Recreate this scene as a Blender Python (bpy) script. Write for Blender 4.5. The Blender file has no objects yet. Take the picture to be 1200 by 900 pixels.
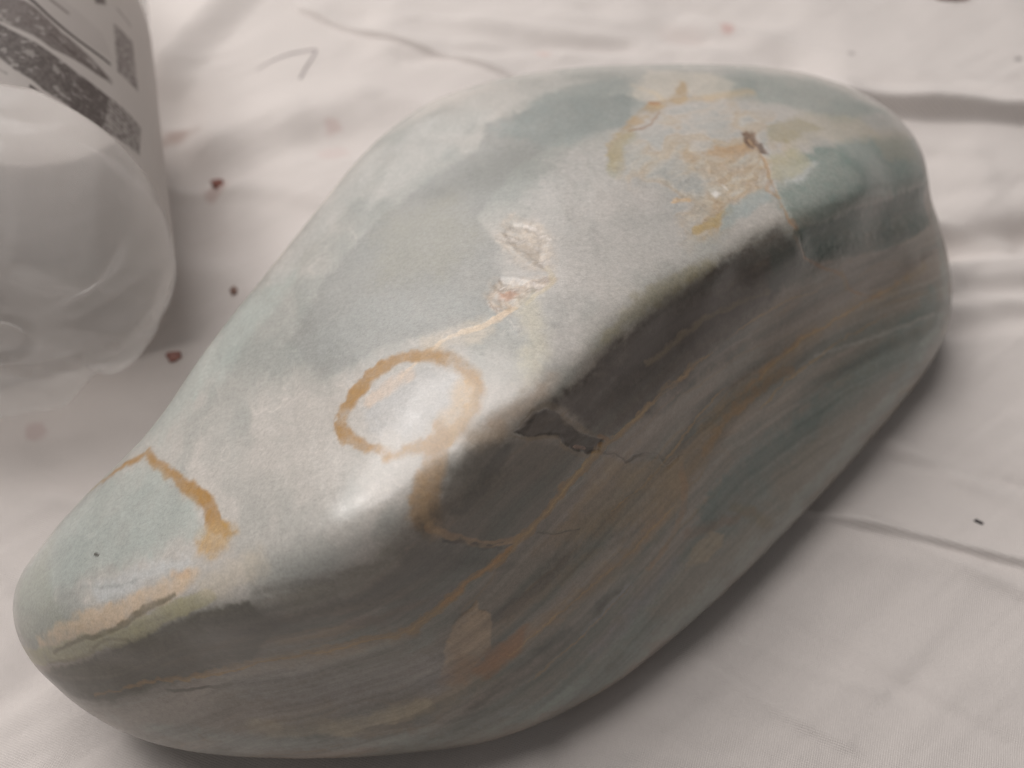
import bpy, math
import numpy as np

# ------------------------------------------------------------------ camera, light, exposure
scene = bpy.context.scene
col = scene.collection
MM = 0.001

cam_data = bpy.data.cameras.new('camera')
cam_data.sensor_width = 36.0
cam_data.lens = 18.0 / math.tan(math.radians(28.0))
cam_data.clip_start = 0.005
cam_data.clip_end = 50.0
camera = bpy.data.objects.new('camera', cam_data)
col.objects.link(camera)
camera.location = (0.0, -0.117557, 0.196803)
camera.rotation_euler = (math.radians(36.0), 0.0, 0.0)
cam_data.dof.use_dof = True
cam_data.dof.focus_distance = 0.162
cam_data.dof.aperture_fstop = 13.0
scene.camera = camera

world = bpy.data.worlds.new('World')
scene.world = world
world.use_nodes = True
world.node_tree.nodes['Background'].inputs['Color'].default_value = (1.0, 0.965, 0.945, 1)
world.node_tree.nodes['Background'].inputs['Strength'].default_value = 0.15

def lamp(name, loc, aim, size, watts, colour):
    d = bpy.data.lights.new(name, 'AREA')
    d.shape = 'DISK'
    d.size = size
    d.energy = watts
    d.color = colour
    o = bpy.data.objects.new(name, d)
    col.objects.link(o)
    o.location = loc
    v = [aim[i] - loc[i] for i in range(3)]
    L = math.sqrt(sum(c * c for c in v))
    o.rotation_euler = (math.acos(-v[2] / L), 0.0, math.atan2(v[1], v[0]) - math.pi / 2)
    # a lamp looks down its own -Z axis
    return o
lamp('ceiling_light', (-0.34, 0.34, 0.95), (0.0, 0.03, 0.02), 0.85, 9.4, (1.0, 0.955, 0.925))
lamp('room_lamp', (-0.55, 0.27, 0.97), (0.0, 0.0, 0.05), 0.16, 1.3, (1.0, 0.95, 0.91))
lamp('sheen_light', (-0.42, 0.87, 0.53), (0.0, 0.03, 0.05), 0.95, 2.7, (1.0, 0.97, 0.95))  # added lamp, low behind, to lay a sheen on the stone's top

scene.view_settings.view_transform = 'Standard'
scene.view_settings.look = 'None'
scene.view_settings.exposure = 0.0
scene.view_settings.gamma = 1.0
scene.view_settings.use_curve_mapping = False
scene.cycles.filter_width = 0.9

# ------------------------------------------------------------------ helpers
def tag(o, label=None, category=None, group=None, kind=None):
    if label: o['label'] = label
    if category: o['category'] = category
    if group: o['group'] = group
    if kind: o['kind'] = kind
    return o

def lin(c):
    c = np.asarray(c, float) / 255.0
    return np.where(c <= 0.04045, c / 12.92, ((c + 0.055) / 1.055) ** 2.4)

def mesh_object(name, V, Q, material, parent=None, smooth=True, colours=None):
    """V in metres, Q an (n,4) or (n,3) index array; one mesh object."""
    V = np.ascontiguousarray(V, dtype=np.float32)
    Q = np.ascontiguousarray(Q, dtype=np.int32)
    n, k = Q.shape
    me = bpy.data.meshes.new(name)
    me.vertices.add(len(V)); me.vertices.foreach_set('co', V.ravel())
    me.loops.add(n * k); me.loops.foreach_set('vertex_index', Q.ravel())
    me.polygons.add(n)
    me.polygons.foreach_set('loop_start', np.arange(n, dtype=np.int32) * k)
    me.update(calc_edges=True)
    if smooth:
        me.polygons.foreach_set('use_smooth', np.ones(n, dtype=bool))
    if colours is not None:
        a = me.color_attributes.new('tone', 'FLOAT_COLOR', 'POINT')
        c = np.ones((len(V), 4), np.float32); c[:, :3] = colours
        a.data.foreach_set('color', c.ravel())
    me.materials.append(material)
    o = bpy.data.objects.new(name, me)
    col.objects.link(o)
    if parent is not None: o.parent = parent
    return o

def grid_quads(nu, nv, wrap=False):
    i = np.arange(nu - 1)[:, None]
    j = np.arange(nv if wrap else nv - 1)[None, :]
    j2 = (j + 1) % nv
    return np.stack([i * nv + j + 0 * i, (i + 1) * nv + j, (i + 1) * nv + j2, i * nv + j2], -1).reshape(-1, 4)

def hash2(ix, iy, seed):
    h = (ix.astype(np.int64) * 374761393 + iy.astype(np.int64) * 668265263 + seed * 974634777) & 0xffffffff
    h = ((h ^ (h >> 13)) * 1274126177) & 0xffffffff
    h = ((h ^ (h >> 15)) * 2246822519) & 0xffffffff
    return ((h ^ (h >> 16)) & 0xffffff) / float(0xffffff)

def noise2(x, y, seed=0):
    ix, iy = np.floor(x), np.floor(y)
    fx, fy = x - ix, y - iy
    fx = fx * fx * fx * (fx * (fx * 6 - 15) + 10); fy = fy * fy * fy * (fy * (fy * 6 - 15) + 10)
    a, b = hash2(ix, iy, seed), hash2(ix + 1, iy, seed)
    c, d = hash2(ix, iy + 1, seed), hash2(ix + 1, iy + 1, seed)
    return (a + (b - a) * fx) * (1 - fy) + (c + (d - c) * fx) * fy

def fbm(x, y, seed=0, octaves=4, gain=0.5):
    """about -1..1"""
    s = 0; a = 1.0; t = 0
    for k in range(octaves):
        f = 2.03 ** k
        s = s + a * (noise2(x * f + 17.3 * k, y * f - 9.1 * k, seed + k) * 2 - 1); t += a; a *= gain
    return s / t * 1.6

def sstep(a, b, x):
    t = np.clip((x - a) / (b - a), 0, 1)
    return t * t * (3 - 2 * t)

def smooth_line(pts, widths=None, n=6, closed=False):
    """Catmull-Rom through the points"""
    p = np.array(pts, float)
    if len(p) < 3:
        q = p; t = np.arange(len(p), dtype=float)
    else:
        e = np.vstack([2 * p[0] - p[1], p, 2 * p[-1] - p[-2]])
        q = []; t = []
        for i in range(len(p) - 1):
            for s in np.arange(n) / n:
                a, b, c, d = e[i:i + 4]
                q.append(0.5 * (2 * b + (c - a) * s + (2 * a - 5 * b + 4 * c - d) * s * s + (3 * b - a - 3 * c + d) * s ** 3)); t.append(i + s)
        q.append(p[-1]); t.append(len(p) - 1.0)
        q = np.array(q); t = np.array(t)
    if widths is None: return q
    w = np.full(len(p), float(widths)) if np.isscalar(widths) else np.array(widths, float)
    return q, np.interp(t, np.arange(len(p)), w)

def dist_line(X, Y, q, w=None):
    """distance to polyline q, width there, arclength there, signed side"""
    best = np.full(X.shape, 1e9); wid = np.zeros(X.shape); arc = np.zeros(X.shape); side = np.zeros(X.shape)
    L = 0.0
    for i in range(len(q) - 1):
        a, b = q[i], q[i + 1]; d = b - a; l2 = max(d @ d, 1e-9); l = math.sqrt(l2)
        t0 = ((X - a[0]) * d[0] + (Y - a[1]) * d[1]) / l2
        t = np.clip(t0, 0, 1)
        ex, ey = X - a[0] - t * d[0], Y - a[1] - t * d[1]
        r = np.sqrt(ex * ex + ey * ey)
        m = r < best
        best = np.where(m, r, best)
        if w is not None: wid = np.where(m, w[i] + (w[i + 1] - w[i]) * t, wid)
        tt = t0 if (i == 0 or i == len(q) - 2) else t
        tt = np.where((i == 0) & (t0 < 0) | (i == len(q) - 2) & (t0 > 1), t0, t)
        arc = np.where(m, L + tt * l, arc)
        side = np.where(m, np.sign((X - a[0]) * d[1] - (Y - a[1]) * d[0]), side)
        L += l
    return best, wid, arc, side, L

def sd_poly(X, Y, pts):
    """signed distance, negative inside"""
    p = np.array(pts, float); n = len(p)
    best = np.full(X.shape, 1e9); inside = np.zeros(X.shape, bool)
    for i in range(n):
        a, b = p[i], p[(i + 1) % n]; d = b - a; l2 = max(d @ d, 1e-9)
        t = np.clip(((X - a[0]) * d[0] + (Y - a[1]) * d[1]) / l2, 0, 1)
        r = np.hypot(X - a[0] - t * d[0], Y - a[1] - t * d[1]); best = np.minimum(best, r)
        if a[1] != b[1]:
            inside ^= ((a[1] > Y) != (b[1] > Y)) & (X < (b[0] - a[0]) * (Y - a[1]) / (b[1] - a[1]) + a[0])
    return np.where(inside, -best, best)

def new_material(name):
    m = bpy.data.materials.new(name); m.use_nodes = True
    nt = m.node_tree
    return m, nt, nt.nodes['Principled BSDF'], nt.nodes['Material Output']

def node(nt, kind, **kw):
    n = nt.nodes.new(kind)
    for k, v in kw.items():
        if k.startswith('i_'):
            n.inputs[k[2:].replace('_', ' ')].default_value = v
        else:
            setattr(n, k, v)
    return n

# ------------------------------------------------------------------ data (millimetres)
# CONTROL: points on the stone's surface. RIDGE, MARKS, RELIEF: its mineral pattern, with some shade painted in below the ridge, drawn on the plane x / (0.8 y + 0.6 z)
# FOLDS: creases of the sheet on the ground plane. PRINT: ink on the bottle's label as (arc, height).
CONTROL=[(-91.0,-48.3,30.0),(-91.4,-41.2,31.0),(-87.0,-33.5,33.0),(-81.6,-24.8,34.0),(-73.8,-15.6,36.0),(-66.0,-0.4,38.0),(-57.9,16.2,40.0),(-49.2,33.5,42.0),(-39.8,53.3,43.0),(-31.8,66.6,44.0),(-20.1,78.9,45.0),(-6.4,85.6,46.0),(8.7,90.1,46.0),(26.1,92.5,46.0),(43.5,92.8,46.0),(60.9,92.2,46.0),(73.4,89.5,46.0),(83.1,84.1,46.0),(90.7,78.7,45.0),(95.5,70.6,44.0),(99.2,64.5,41.0),(101.5,60.1,36.0),(105.3,53.9,28.0),(105.8,43.8,24.0),(104.6,33.5,19.0),(100.1,24.1,16.0),(95.7,17.1,8.0),(83.8,4.3,7.0),(69.2,-10.2,6.0),(55.5,-23.4,6.0),(42.9,-34.8,6.0),(29.3,-46.0,6.0),(16.8,-54.9,6.0),(6.5,-60.0,6.0),(-1.7,-63.2,6.0),(-16.3,-66.0,7.0),(-32.3,-67.2,8.0),(-48.0,-67.4,10.0),(-59.9,-67.5,13.0),(-68.8,-66.2,16.0),(-75.8,-63.7,20.0),(-83.9,-58.4,23.0),(-88.5,-53.9,26.0),(-72.1,-56.4,44.0),(-53.8,-55.7,54.0),(-37.5,-56.0,61.0),(-24.2,-53.2,66.0),(-15.4,-46.9,69.0),(-7.2,-39.1,71.0),(2.7,-30.9,73.0),(12.6,-19.8,73.0),(23.5,-7.9,72.0),(37.9,3.6,69.0),(52.4,15.7,65.0),(71.1,29.9,59.0),(57.6,12.7,55.0),(77.1,28.7,47.0),(-66.8,-60.7,40.0),(-50.5,-60.4,48.0),(-35.9,-60.0,53.0),(-70.8,-46.2,47.0),(-57.5,-39.7,53.0),(-42.0,-37.2,60.0),(-27.2,-35.0,67.0),(-16.3,-29.5,71.0),(-42.2,-10.2,57.0),(-26.4,-1.9,64.0),(-5.7,-16.3,72.0),(-13.1,15.8,66.0),(7.6,1.2,72.0),(3.5,38.9,63.0),(22.8,20.9,70.0),(30.2,56.5,60.0),(44.4,41.8,65.0),(50.6,26.5,66.0),(67.8,53.2,58.0),(82.6,51.7,52.0),(-50.5,-64.4,34.0),(-28.9,-61.5,36.0),(-8.7,-56.6,39.0),(8.9,-46.6,41.0),(25.0,-31.5,41.0),(41.3,-15.9,40.0),(60.3,2.9,37.0),(81.9,22.6,33.0),(-19.6,-65.7,24.0),(3.1,-58.8,24.0),(22.4,-46.2,25.0),(42.4,-28.4,25.0),(65.6,-5.5,24.0),(89.9,18.4,23.0),(39.2,21.2,0.3),(62.4,32.5,0.5),(29.1,29.9,0.3),(45.7,46.9,0.5),(12.3,31.7,0.3),(17.8,49.8,0.5),(-6.7,26.0,0.3),(-13.8,40.5,0.5),(-22.9,14.5,0.3),(-40.6,21.4,0.5),(-31.9,0.1,0.3),(-55.5,-2.4,0.5),(-31.2,-13.2,0.3),(-54.4,-24.5,0.5),(-21.1,-21.9,0.3),(-37.7,-38.9,0.5),(-4.3,-23.7,0.3),(-9.8,-41.8,0.5),(14.7,-18.0,0.3),(21.8,-32.5,0.5),(30.9,-6.5,0.3),(48.6,-13.4,0.5),(39.9,7.9,0.3),(63.5,10.4,0.5),(4.0,4.0,0.0),(-5.1,-40.1,67.1),(-0.8,-42.1,59.0),(-9.4,-37.0,70.4),(5.6,-31.0,68.8),(11.6,-31.1,60.2),(0.8,-28.5,72.5),(16.3,-19.3,68.7),(24.1,-18.3,59.8),(10.9,-17.8,72.7),(27.1,-7.7,67.6),(34.6,-7.4,58.6),(22.0,-5.4,71.9),(40.8,3.5,64.8),(46.9,3.3,56.2),(36.5,6.7,68.9),(-80.7,-30.8,13.9),(-68.7,-14.0,15.1),(-54.0,15.8,16.8),(-36.8,49.8,18.1),(-18.4,73.6,18.9),(8.3,84.1,19.3),(40.8,86.7,19.3),(68.6,83.4,19.3),(84.7,73.6,18.9),(97.3,30.8,0.8),(92.3,21.6,0.8),(86.8,15.8,0.8),(74.8,4.3,0.8),(60.6,-8.4,0.8),(47.8,-19.4,0.8),(36.8,-28.8,0.8),(25.5,-38.4,0.8),(15.0,-46.3,0.8),(6.3,-51.3,0.8),(-0.9,-54.4,0.8),(-13.8,-57.6,0.8)]
RIDGE=[(-88.8, -22.0), (-78.2, -22.6), (-69.0, -20.5), (-53.9, -13.7), (-37.4, -10.5), (-24.3, -5.5), (-14.8, 1.8), (-6.3, 10.5), (2.7, 18.9), (12.9, 28.0), (23.4, 36.8), (37.7, 44.3), (52.3, 51.6), (70.8, 59.3), (95.9, 67.9)]
MARKS=[
('P', [(-72.5, 9.6), (-63.4, 24.6), (-53.2, 42.3), (-43.8, 43.6), (-53.3, 24.5), (-64.4, 10.4)], 0.0, (165, 174, 170), 0.6, 2.73, 0.27, 1.07),
('P', [(-5.4, 79.0), (-7.0, 71.9), (-19.4, 61.7), (-27.3, 53.3), (-36.3, 40.8), (-41.1, 29.3), (-32.7, 22.7), (-23.6, 27.3), (-14.7, 29.4), (-5.7, 31.4), (-1.4, 39.2), (-1.8, 46.0), (-6.4, 52.6), (0.1, 64.0), (11.1, 73.6), (25.4, 75.9), (27.6, 86.7), (9.6, 85.7)], 0.0, (142, 143, 140), 0.75, 0.91, 0.18, 0.4),
('P', [(-1.5, 44.3), (6.7, 63.5), (17.8, 72.9), (23.3, 63.1), (37.5, 55.2), (31.0, 45.8), (17.3, 36.0), (7.0, 25.7), (-0.0, 28.8)], 0.0, (183, 179, 176), 0.6, 3.79, 0.27, 1.07),
('P', [(-25.8, 55.6), (-12.0, 58.2), (-6.1, 49.9), (-11.9, 39.6), (-25.1, 40.2)], 0.0, (151, 149, 137), 0.45, 3.95, 0.36, 1.21),
('P', [(-40.3, 26.0), (-28.2, 37.1), (-11.8, 37.9), (-4.3, 34.4), (-11.6, 29.3), (-29.5, 24.4)], 0.0, (160, 163, 161), 0.4, 3.04, 0.45, 1.21),
('P', [(-3.7, 77.2), (7.9, 88.5), (24.4, 93.6), (29.8, 89.4), (32.6, 81.0), (22.0, 75.3), (10.8, 70.2)], 0.0, (137, 147, 145), 0.5, 2.12, 0.36, 1.07),
('P', [(-23.6, 80.0), (-7.9, 90.1), (8.3, 93.4), (20.2, 92.8), (7.9, 88.5), (-5.8, 80.6), (-18.0, 66.4), (-30.4, 57.5)], 0.0, (181, 179, 175), 0.6, 1.37, 0.18, 0.54),
('P', [(-38.4, 65.7), (-29.3, 76.3), (-20.3, 84.0), (-15.9, 81.8), (-28.5, 70.0), (-36.1, 57.0), (-46.3, 41.5), (-51.3, 42.0)], 0.0, (180, 180, 177), 0.6, 1.37, 0.18, 0.54),
('P', [(54.6, 97.2), (75.7, 95.1), (90.6, 85.3), (78.7, 82.2), (67.9, 82.0), (54.6, 85.1), (43.0, 87.4)], 0.0, (133, 145, 141), 0.5, 1.97, 0.36, 0.94),
('P', [(57.5, 66.3), (76.5, 76.1), (96.5, 79.0), (98.4, 68.0), (75.9, 59.3), (56.3, 52.4), (50.7, 57.0)], 0.0, (111, 133, 127), 0.62, 1.82, 0.36, 0.8),
('P', [(82.5, 79.5), (94.9, 81.3), (96.1, 73.0), (84.9, 71.7)], 0.0, (168, 160, 146), 0.45, 1.52, 0.27, 0.67),
('P', [(65.7, 82.6), (82.0, 83.3), (84.9, 77.7), (65.6, 72.7), (57.9, 67.6), (54.1, 72.9)], 0.0, (180, 172, 155), 0.5, 1.82, 0.27, 0.8),
('P', [(63.2, 66.7), (58.2, 61.4), (54.1, 60.0), (54.8, 64.4), (59.0, 65.8)], 0.0, (191, 192, 191), 0.7, 0.76, 0.18, 0.54),
('P', [(33.0, 97.0), (47.6, 95.8), (52.2, 90.7), (48.0, 84.8), (39.3, 86.5), (32.6, 83.8), (27.6, 86.7)], 0.0, (199, 192, 181), 0.65, 1.21, 0.27, 0.67),
('L', [(28.4, 90.3), (32.6, 87.4), (33.9, 84.7)], 0.89, (202, 188, 166), 0.6, 0.44, 0.18, 0.4),
('L', [(21.0, 63.9), (21.3, 69.5), (25.4, 75.9), (31.9, 82.1), (37.9, 85.6), (40.3, 91.4)], [2.32, 2.32, 1.96, 2.68, 2.5, 1.07], (171, 147, 112), 0.75, 1.06, 0.27, 0.54),
('L', [(20.2, 63.0), (21.5, 68.8), (24.4, 73.3)], 2.5, (159, 155, 128), 0.6, 1.21, 0.27, 0.54),
('L', [(24.4, 74.2), (28.4, 75.7), (32.6, 80.2)], 0.54, (143, 107, 76), 0.7, 0.22, 0.18, 0.4),
('L', [(31.8, 83.8), (32.6, 83.8)], 1.25, (158, 109, 69), 0.7, 0.33, 0.18, 0.4),
('L', [(32.7, 82.9), (38.3, 84.6), (48.8, 86.8), (55.4, 88.0)], 1.61, (191, 169, 135), 0.5, 1.06, 0.27, 0.67),
('N', [(21.3, 61.9), (23.7, 70.2), (31.6, 78.3), (38.4, 83.7), (54.6, 85.1), (58.5, 75.7), (56.1, 64.4), (50.8, 58.1), (42.8, 55.0), (38.5, 49.2), (32.6, 47.4), (31.7, 52.4), (27.6, 57.8)], 3.93, [(162, 165, 163), (189, 185, 177), (187, 174, 154), (178, 159, 133), (189, 182, 173), (167, 169, 167)], 0.5, 3.21, -30, 0.54),
('N', [(32.3, 66.6), (41.1, 70.3), (49.8, 72.7), (51.8, 63.0), (49.8, 58.8), (42.7, 55.3), (38.2, 49.9), (33.9, 48.6), (37.5, 56.3), (41.2, 61.1), (35.1, 62.2)], 1.96, [(193, 188, 178), (188, 172, 147), (173, 149, 120), (190, 180, 163)], 0.5, 2.14, -30, 0.54),
('P', [(41.2, 69.4), (48.5, 71.3), (50.3, 69.2), (43.0, 66.5), (38.0, 67.4)], 0.0, (178, 147, 112), 0.6, 0.91, 0.36, 0.54),
('P', [(55.0, 76.2), (62.7, 79.7), (68.2, 77.8), (59.3, 72.0), (53.4, 70.9)], 0.0, (158, 150, 123), 0.6, 1.06, 0.27, 0.54),
('P', [(53.0, 67.4), (60.0, 69.7), (61.1, 65.3), (54.3, 60.7), (51.9, 61.7)], 0.0, (176, 172, 148), 0.6, 1.21, 0.27, 0.54),
('L', [(33.9, 49.7), (37.4, 51.5), (41.9, 54.3)], 1.25, (171, 150, 107), 0.7, 0.55, 0.36, 0.54),
('L', [(30.2, 56.0), (33.5, 56.2)], 0.89, (201, 177, 148), 0.8, 0.33, 0.27, 0.4),
('P', [(41.0, 54.8), (49.4, 59.4), (52.2, 57.8), (45.9, 53.8), (39.8, 50.3), (38.5, 49.2)], 0.0, (156, 166, 166), 0.7, 0.91, 0.27, 0.54),
('P', [(39.5, 58.6), (40.6, 57.9), (39.1, 57.1), (38.5, 58.0)], 0.0, (225, 222, 219), 0.75, 0.46, 0.18, 0.13),
('L', [(41.2, 60.1), (41.9, 59.0)], 0.45, (214, 210, 205), 0.5, 0.22, 0.09, 0.13),
('P', [(48.7, 74.2), (51.1, 74.4), (51.1, 71.3), (49.6, 69.3), (48.5, 70.5)], 0.0, (115, 88, 68), 0.8, 0.61, 0.36, 0.27),
('P', [(50.3, 71.4), (52.3, 70.7), (52.4, 68.1), (50.7, 68.7)], 0.0, (106, 85, 72), 0.75, 0.61, 0.36, 0.27),
('L', [(49.7, 72.1), (51.1, 67.2), (51.6, 62.2), (52.3, 57.5), (53.8, 53.2), (56.1, 49.7), (57.8, 46.4)], [0.36, 0.54, 0.8, 0.54, 0.43, 0.64, 0.36], (184, 157, 128), 0.62, 0.27, 0.27, 0.4),
('L', [(51.5, 61.2), (50.1, 59.2), (52.3, 57.5)], 0.89, (173, 141, 108), 0.6, 0.33, 0.18, 0.27),
('L', [(54.6, 52.3), (56.1, 48.9), (57.9, 46.1)], 1.61, (153, 120, 93), 0.5, 0.55, 0.18, 0.27),
('N', [(-2.7, 49.7), (-0.4, 51.1), (2.0, 51.2), (5.0, 50.4), (7.5, 47.1), (6.1, 44.3), (6.6, 41.0), (3.2, 42.3), (0.4, 45.2)], 0.89, [(199, 192, 184), (197, 183, 167), (163, 151, 138), (204, 194, 185)], 0.7, 1.25, 20, 0.54),
('P', [(0.5, 46.3), (2.4, 47.1), (4.6, 45.2), (5.1, 43.1), (3.2, 43.5)], 0.0, (166, 154, 140), 0.8, 0.38, 0.27, 0.27),
('N', [(-4.7, 36.6), (-2.2, 40.3), (1.5, 39.7), (6.1, 39.2), (4.0, 35.9), (0.6, 33.3), (-2.4, 34.1)], 0.89, [(198, 190, 181), (194, 177, 159), (154, 135, 119), (204, 194, 185)], 0.7, 1.25, -15, 0.54),
('P', [(-2.0, 37.4), (0.2, 37.9), (1.4, 37.3), (-0.4, 36.1), (-2.1, 36.2)], 0.0, (173, 134, 110), 0.75, 0.46, 0.27, 0.27),
('P', [(3.2, 38.4), (4.3, 38.1), (3.6, 36.6)], 0.0, (148, 142, 128), 0.7, 0.3, 0.18, 0.27),
('L', [(0.6, 34.5), (-4.2, 31.7), (-8.1, 30.0), (-11.9, 28.3), (-14.7, 26.3), (-16.5, 24.0), (-18.4, 21.9)], [1.07, 0.71, 0.8, 0.54, 0.43, 0.43, 0.27], (212, 193, 170), 0.8, 0.22, 0.13, 0.4),
('L', [(-0.2, 34.6), (-1.1, 33.4), (-2.9, 32.2)], 0.89, (201, 181, 158), 0.6, 0.33, 0.27, 0.4),
('L', [(6.0, 41.9), (6.8, 39.5), (4.9, 37.1), (2.9, 35.1)], 0.71, (193, 180, 153), 0.5, 0.33, 0.18, 0.4),
('L', [(3.1, 34.7), (3.4, 28.8), (1.9, 22.8)], 2.86, (184, 178, 155), 0.45, 2.12, 0.27, 1.07),
('L', [(-13.9, 27.8), (-9.9, 28.9), (-4.5, 30.7)], 2.5, (197, 183, 163), 0.4, 1.37, 0.27, 0.54),
('L', [(-16.0, 26.1), (-20.8, 24.6), (-24.2, 22.5), (-26.9, 19.0), (-28.0, 15.9), (-27.2, 13.3), (-23.8, 11.9), (-19.2, 11.0)], [1.61, 1.96, 2.14, 2.14, 2.32, 2.14, 1.61, 0.71], (158, 120, 61), 0.88, 0.66, 0.36, 0.4),
('L', [(-19.6, 10.4), (-15.6, 11.5), (-12.7, 12.1), (-9.3, 14.3), (-6.8, 16.6), (-5.5, 19.8), (-6.6, 23.0), (-9.4, 25.0), (-13.2, 26.2), (-16.0, 26.1)], [0.71, 1.25, 1.43, 1.61, 1.96, 2.32, 2.14, 2.14, 1.96, 1.61], (158, 122, 67), 0.8, 1.06, 0.36, 0.4),
('L', [(-10.8, 14.2), (-8.2, 17.4), (-7.6, 20.4)], 3.57, (186, 159, 121), 0.65, 1.06, 0.27, 0.4),
('P', [(-24.1, 17.3), (-20.9, 21.5), (-13.8, 24.4), (-8.8, 22.6), (-9.5, 18.3), (-12.5, 15.3), (-17.5, 13.4), (-22.2, 14.1)], 0.0, (178, 178, 178), 0.7, 1.52, 0.18, 0.4),
('L', [(-23.5, 18.8), (-20.1, 21.1), (-16.7, 22.7)], 1.61, (202, 181, 162), 0.55, 0.66, 0.18, 0.4),
('L', [(-11.5, 13.9), (-12.5, 9.4), (-13.2, 4.4), (-12.4, 0.7), (-11.3, -1.6)], [2.5, 3.57, 4.29, 3.93, 1.79], (166, 139, 107), 0.75, 1.06, 0.27, 0.54),
('L', [(-7.7, 14.4), (-5.1, 13.1), (-1.8, 14.4)], 2.5, (163, 141, 115), 0.5, 1.52, 0.27, 0.54),
('P', [(-5.1, 15.4), (-0.1, 19.2), (6.7, 23.2), (5.6, 18.3), (-0.2, 14.7)], 0.0, (165, 151, 138), 0.6, 1.82, 0.27, 0.67),
('L', [(-80.6, 0.6), (-73.4, 5.4), (-68.6, 7.9), (-67.3, 8.5), (-63.8, 6.5), (-58.9, 5.2), (-54.3, 3.7), (-50.1, 1.7), (-47.7, -0.7), (-45.6, -1.7)], [0.27, 0.54, 0.89, 1.43, 1.43, 1.79, 2.32, 2.32, 2.32, 1.61], (158, 120, 61), 0.86, 0.66, 0.36, 0.4),
('P', [(-50.3, -2.2), (-47.7, -0.7), (-43.6, -1.2), (-44.4, -4.2), (-46.9, -5.4), (-50.3, -5.3)], 0.0, (180, 151, 108), 0.8, 1.37, 0.27, 0.4),
('P', [(-46.2, -0.6), (-43.2, -1.4), (-44.5, -2.8)], 0.0, (170, 134, 64), 0.7, 0.91, 0.18, 0.27),
('P', [(-89.1, -12.5), (-83.4, -5.2), (-78.3, 1.0), (-67.8, 6.7), (-53.0, 1.8), (-49.5, -2.2), (-55.2, -4.7), (-68.6, -9.6), (-78.5, -15.0), (-86.7, -19.4)], 0.0, (164, 172, 168), 0.65, 1.52, 0.18, 0.67),
('P', [(-88.5, -21.5), (-89.2, -14.5), (-83.3, -7.9), (-78.5, -15.0), (-72.0, -19.2), (-81.3, -24.9)], 0.0, (150, 153, 143), 0.6, 2.12, 0.27, 0.67),
('P', [(-71.1, -13.1), (-61.3, -8.3), (-50.8, -5.1), (-49.6, -7.0), (-57.4, -9.7), (-67.3, -14.1)], 0.0, (187, 190, 191), 0.65, 1.37, 0.27, 0.54),
('L', [(-76.7, -14.9), (-69.8, -12.6), (-61.1, -10.0)], 0.39, (142, 145, 142), 0.35, 0.29, 0.27, 0.54),
('L', [(-81.1, -22.9), (-68.7, -17.9), (-59.7, -13.6), (-52.4, -9.2), (-49.7, -7.7)], [1.79, 3.57, 3.21, 2.14, 0.89], (201, 179, 153), 0.65, 1.21, 0.27, 0.54),
('L', [(-53.6, -8.4), (-50.9, -7.9)], 0.89, (190, 159, 127), 0.4, 0.55, 0.27, 0.4),
('L', [(-87.2, -27.1), (-74.7, -23.1), (-65.3, -20.1), (-59.1, -17.5), (-53.1, -13.6), (-47.1, -11.3)], [2.5, 2.86, 3.04, 3.21, 2.86, 2.14], (162, 158, 134), 0.8, 0.55, 0.27, 0.54),
('L', [(-78.7, -24.3), (-72.3, -21.2), (-65.4, -18.6), (-58.5, -14.3), (-53.1, -11.1)], [0.36, 0.71, 0.89, 1.07, 0.45], (116, 110, 94), 0.75, 0.33, 0.16, 0.27),
('L', [(-80.3, -26.6), (-71.6, -23.7), (-67.1, -20.6), (-62.2, -19.7)], 0.54, (114, 108, 92), 0.4, 0.33, 0.13, 0.27),
('L', [(-46.3, -9.8), (-43.5, -7.4), (-39.0, -5.4)], 3.57, (194, 184, 168), 0.45, 1.82, 0.27, 0.67),
('L', [(-71.0, -7.6), (-70.3, -7.7)], 0.45, (69, 64, 58), 0.95, 0.09, 0.04, 0.07),
('L', [(-38.1, -12.6), (-22.5, -8.5), (-10.5, -7.4), (0.6, -8.2)], [0.36, 0.86, 1.3, 0.36], (73, 66, 62), 0.26931456652396607, 1.09, 0.13, 0.67),
('L', [(-38.6, -9.0), (-22.4, -5.8), (-9.9, -3.1), (0.3, -4.5)], [0.36, 0.88, 1.93, 0.36], (132, 124, 116), 0.22106262744882163, 1.23, 0.13, 0.67),
('L', [(-37.5, -10.8), (-21.5, -7.4), (-9.4, -5.2), (2.3, -6.2)], [0.36, 1.83, 1.09, 0.36], (132, 124, 116), 0.29223798694447684, 0.63, 0.13, 0.67),
('L', [(-39.8, -9.8), (-24.3, -6.7), (-12.3, -3.4), (-1.8, -4.6)], [0.36, 0.95, 1.3, 0.36], (83, 80, 75), 0.2552240160956992, 0.91, 0.13, 0.67),
('L', [(17.7, -8.7), (31.5, 2.0), (45.6, 16.6), (66.5, 30.3)], [0.36, 1.91, 0.96, 0.36], (83, 80, 75), 0.3711472824902635, 1.32, 0.13, 0.67),
('L', [(17.7, -6.3), (30.5, 4.3), (46.3, 18.6), (67.1, 32.9)], [0.36, 1.94, 0.97, 0.36], (83, 80, 75), 0.3225760108393841, 0.98, 0.13, 0.67),
('L', [(13.3, -6.1), (26.2, 5.5), (40.2, 19.5), (62.8, 31.6)], [0.36, 0.92, 0.77, 0.36], (73, 66, 62), 0.41733982175685347, 1.08, 0.13, 0.67),
('L', [(14.4, -5.4), (28.2, 5.7), (43.8, 18.7), (64.8, 33.3)], [0.36, 0.97, 1.94, 0.36], (145, 123, 97), 0.33280952237516426, 0.61, 0.13, 0.67),
('L', [(9.2, -18.2), (24.4, -9.4), (34.0, -1.9)], [0.36, 1.78, 0.36], (132, 124, 116), 0.41520151394932614, 1.03, 0.13, 0.67),
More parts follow.
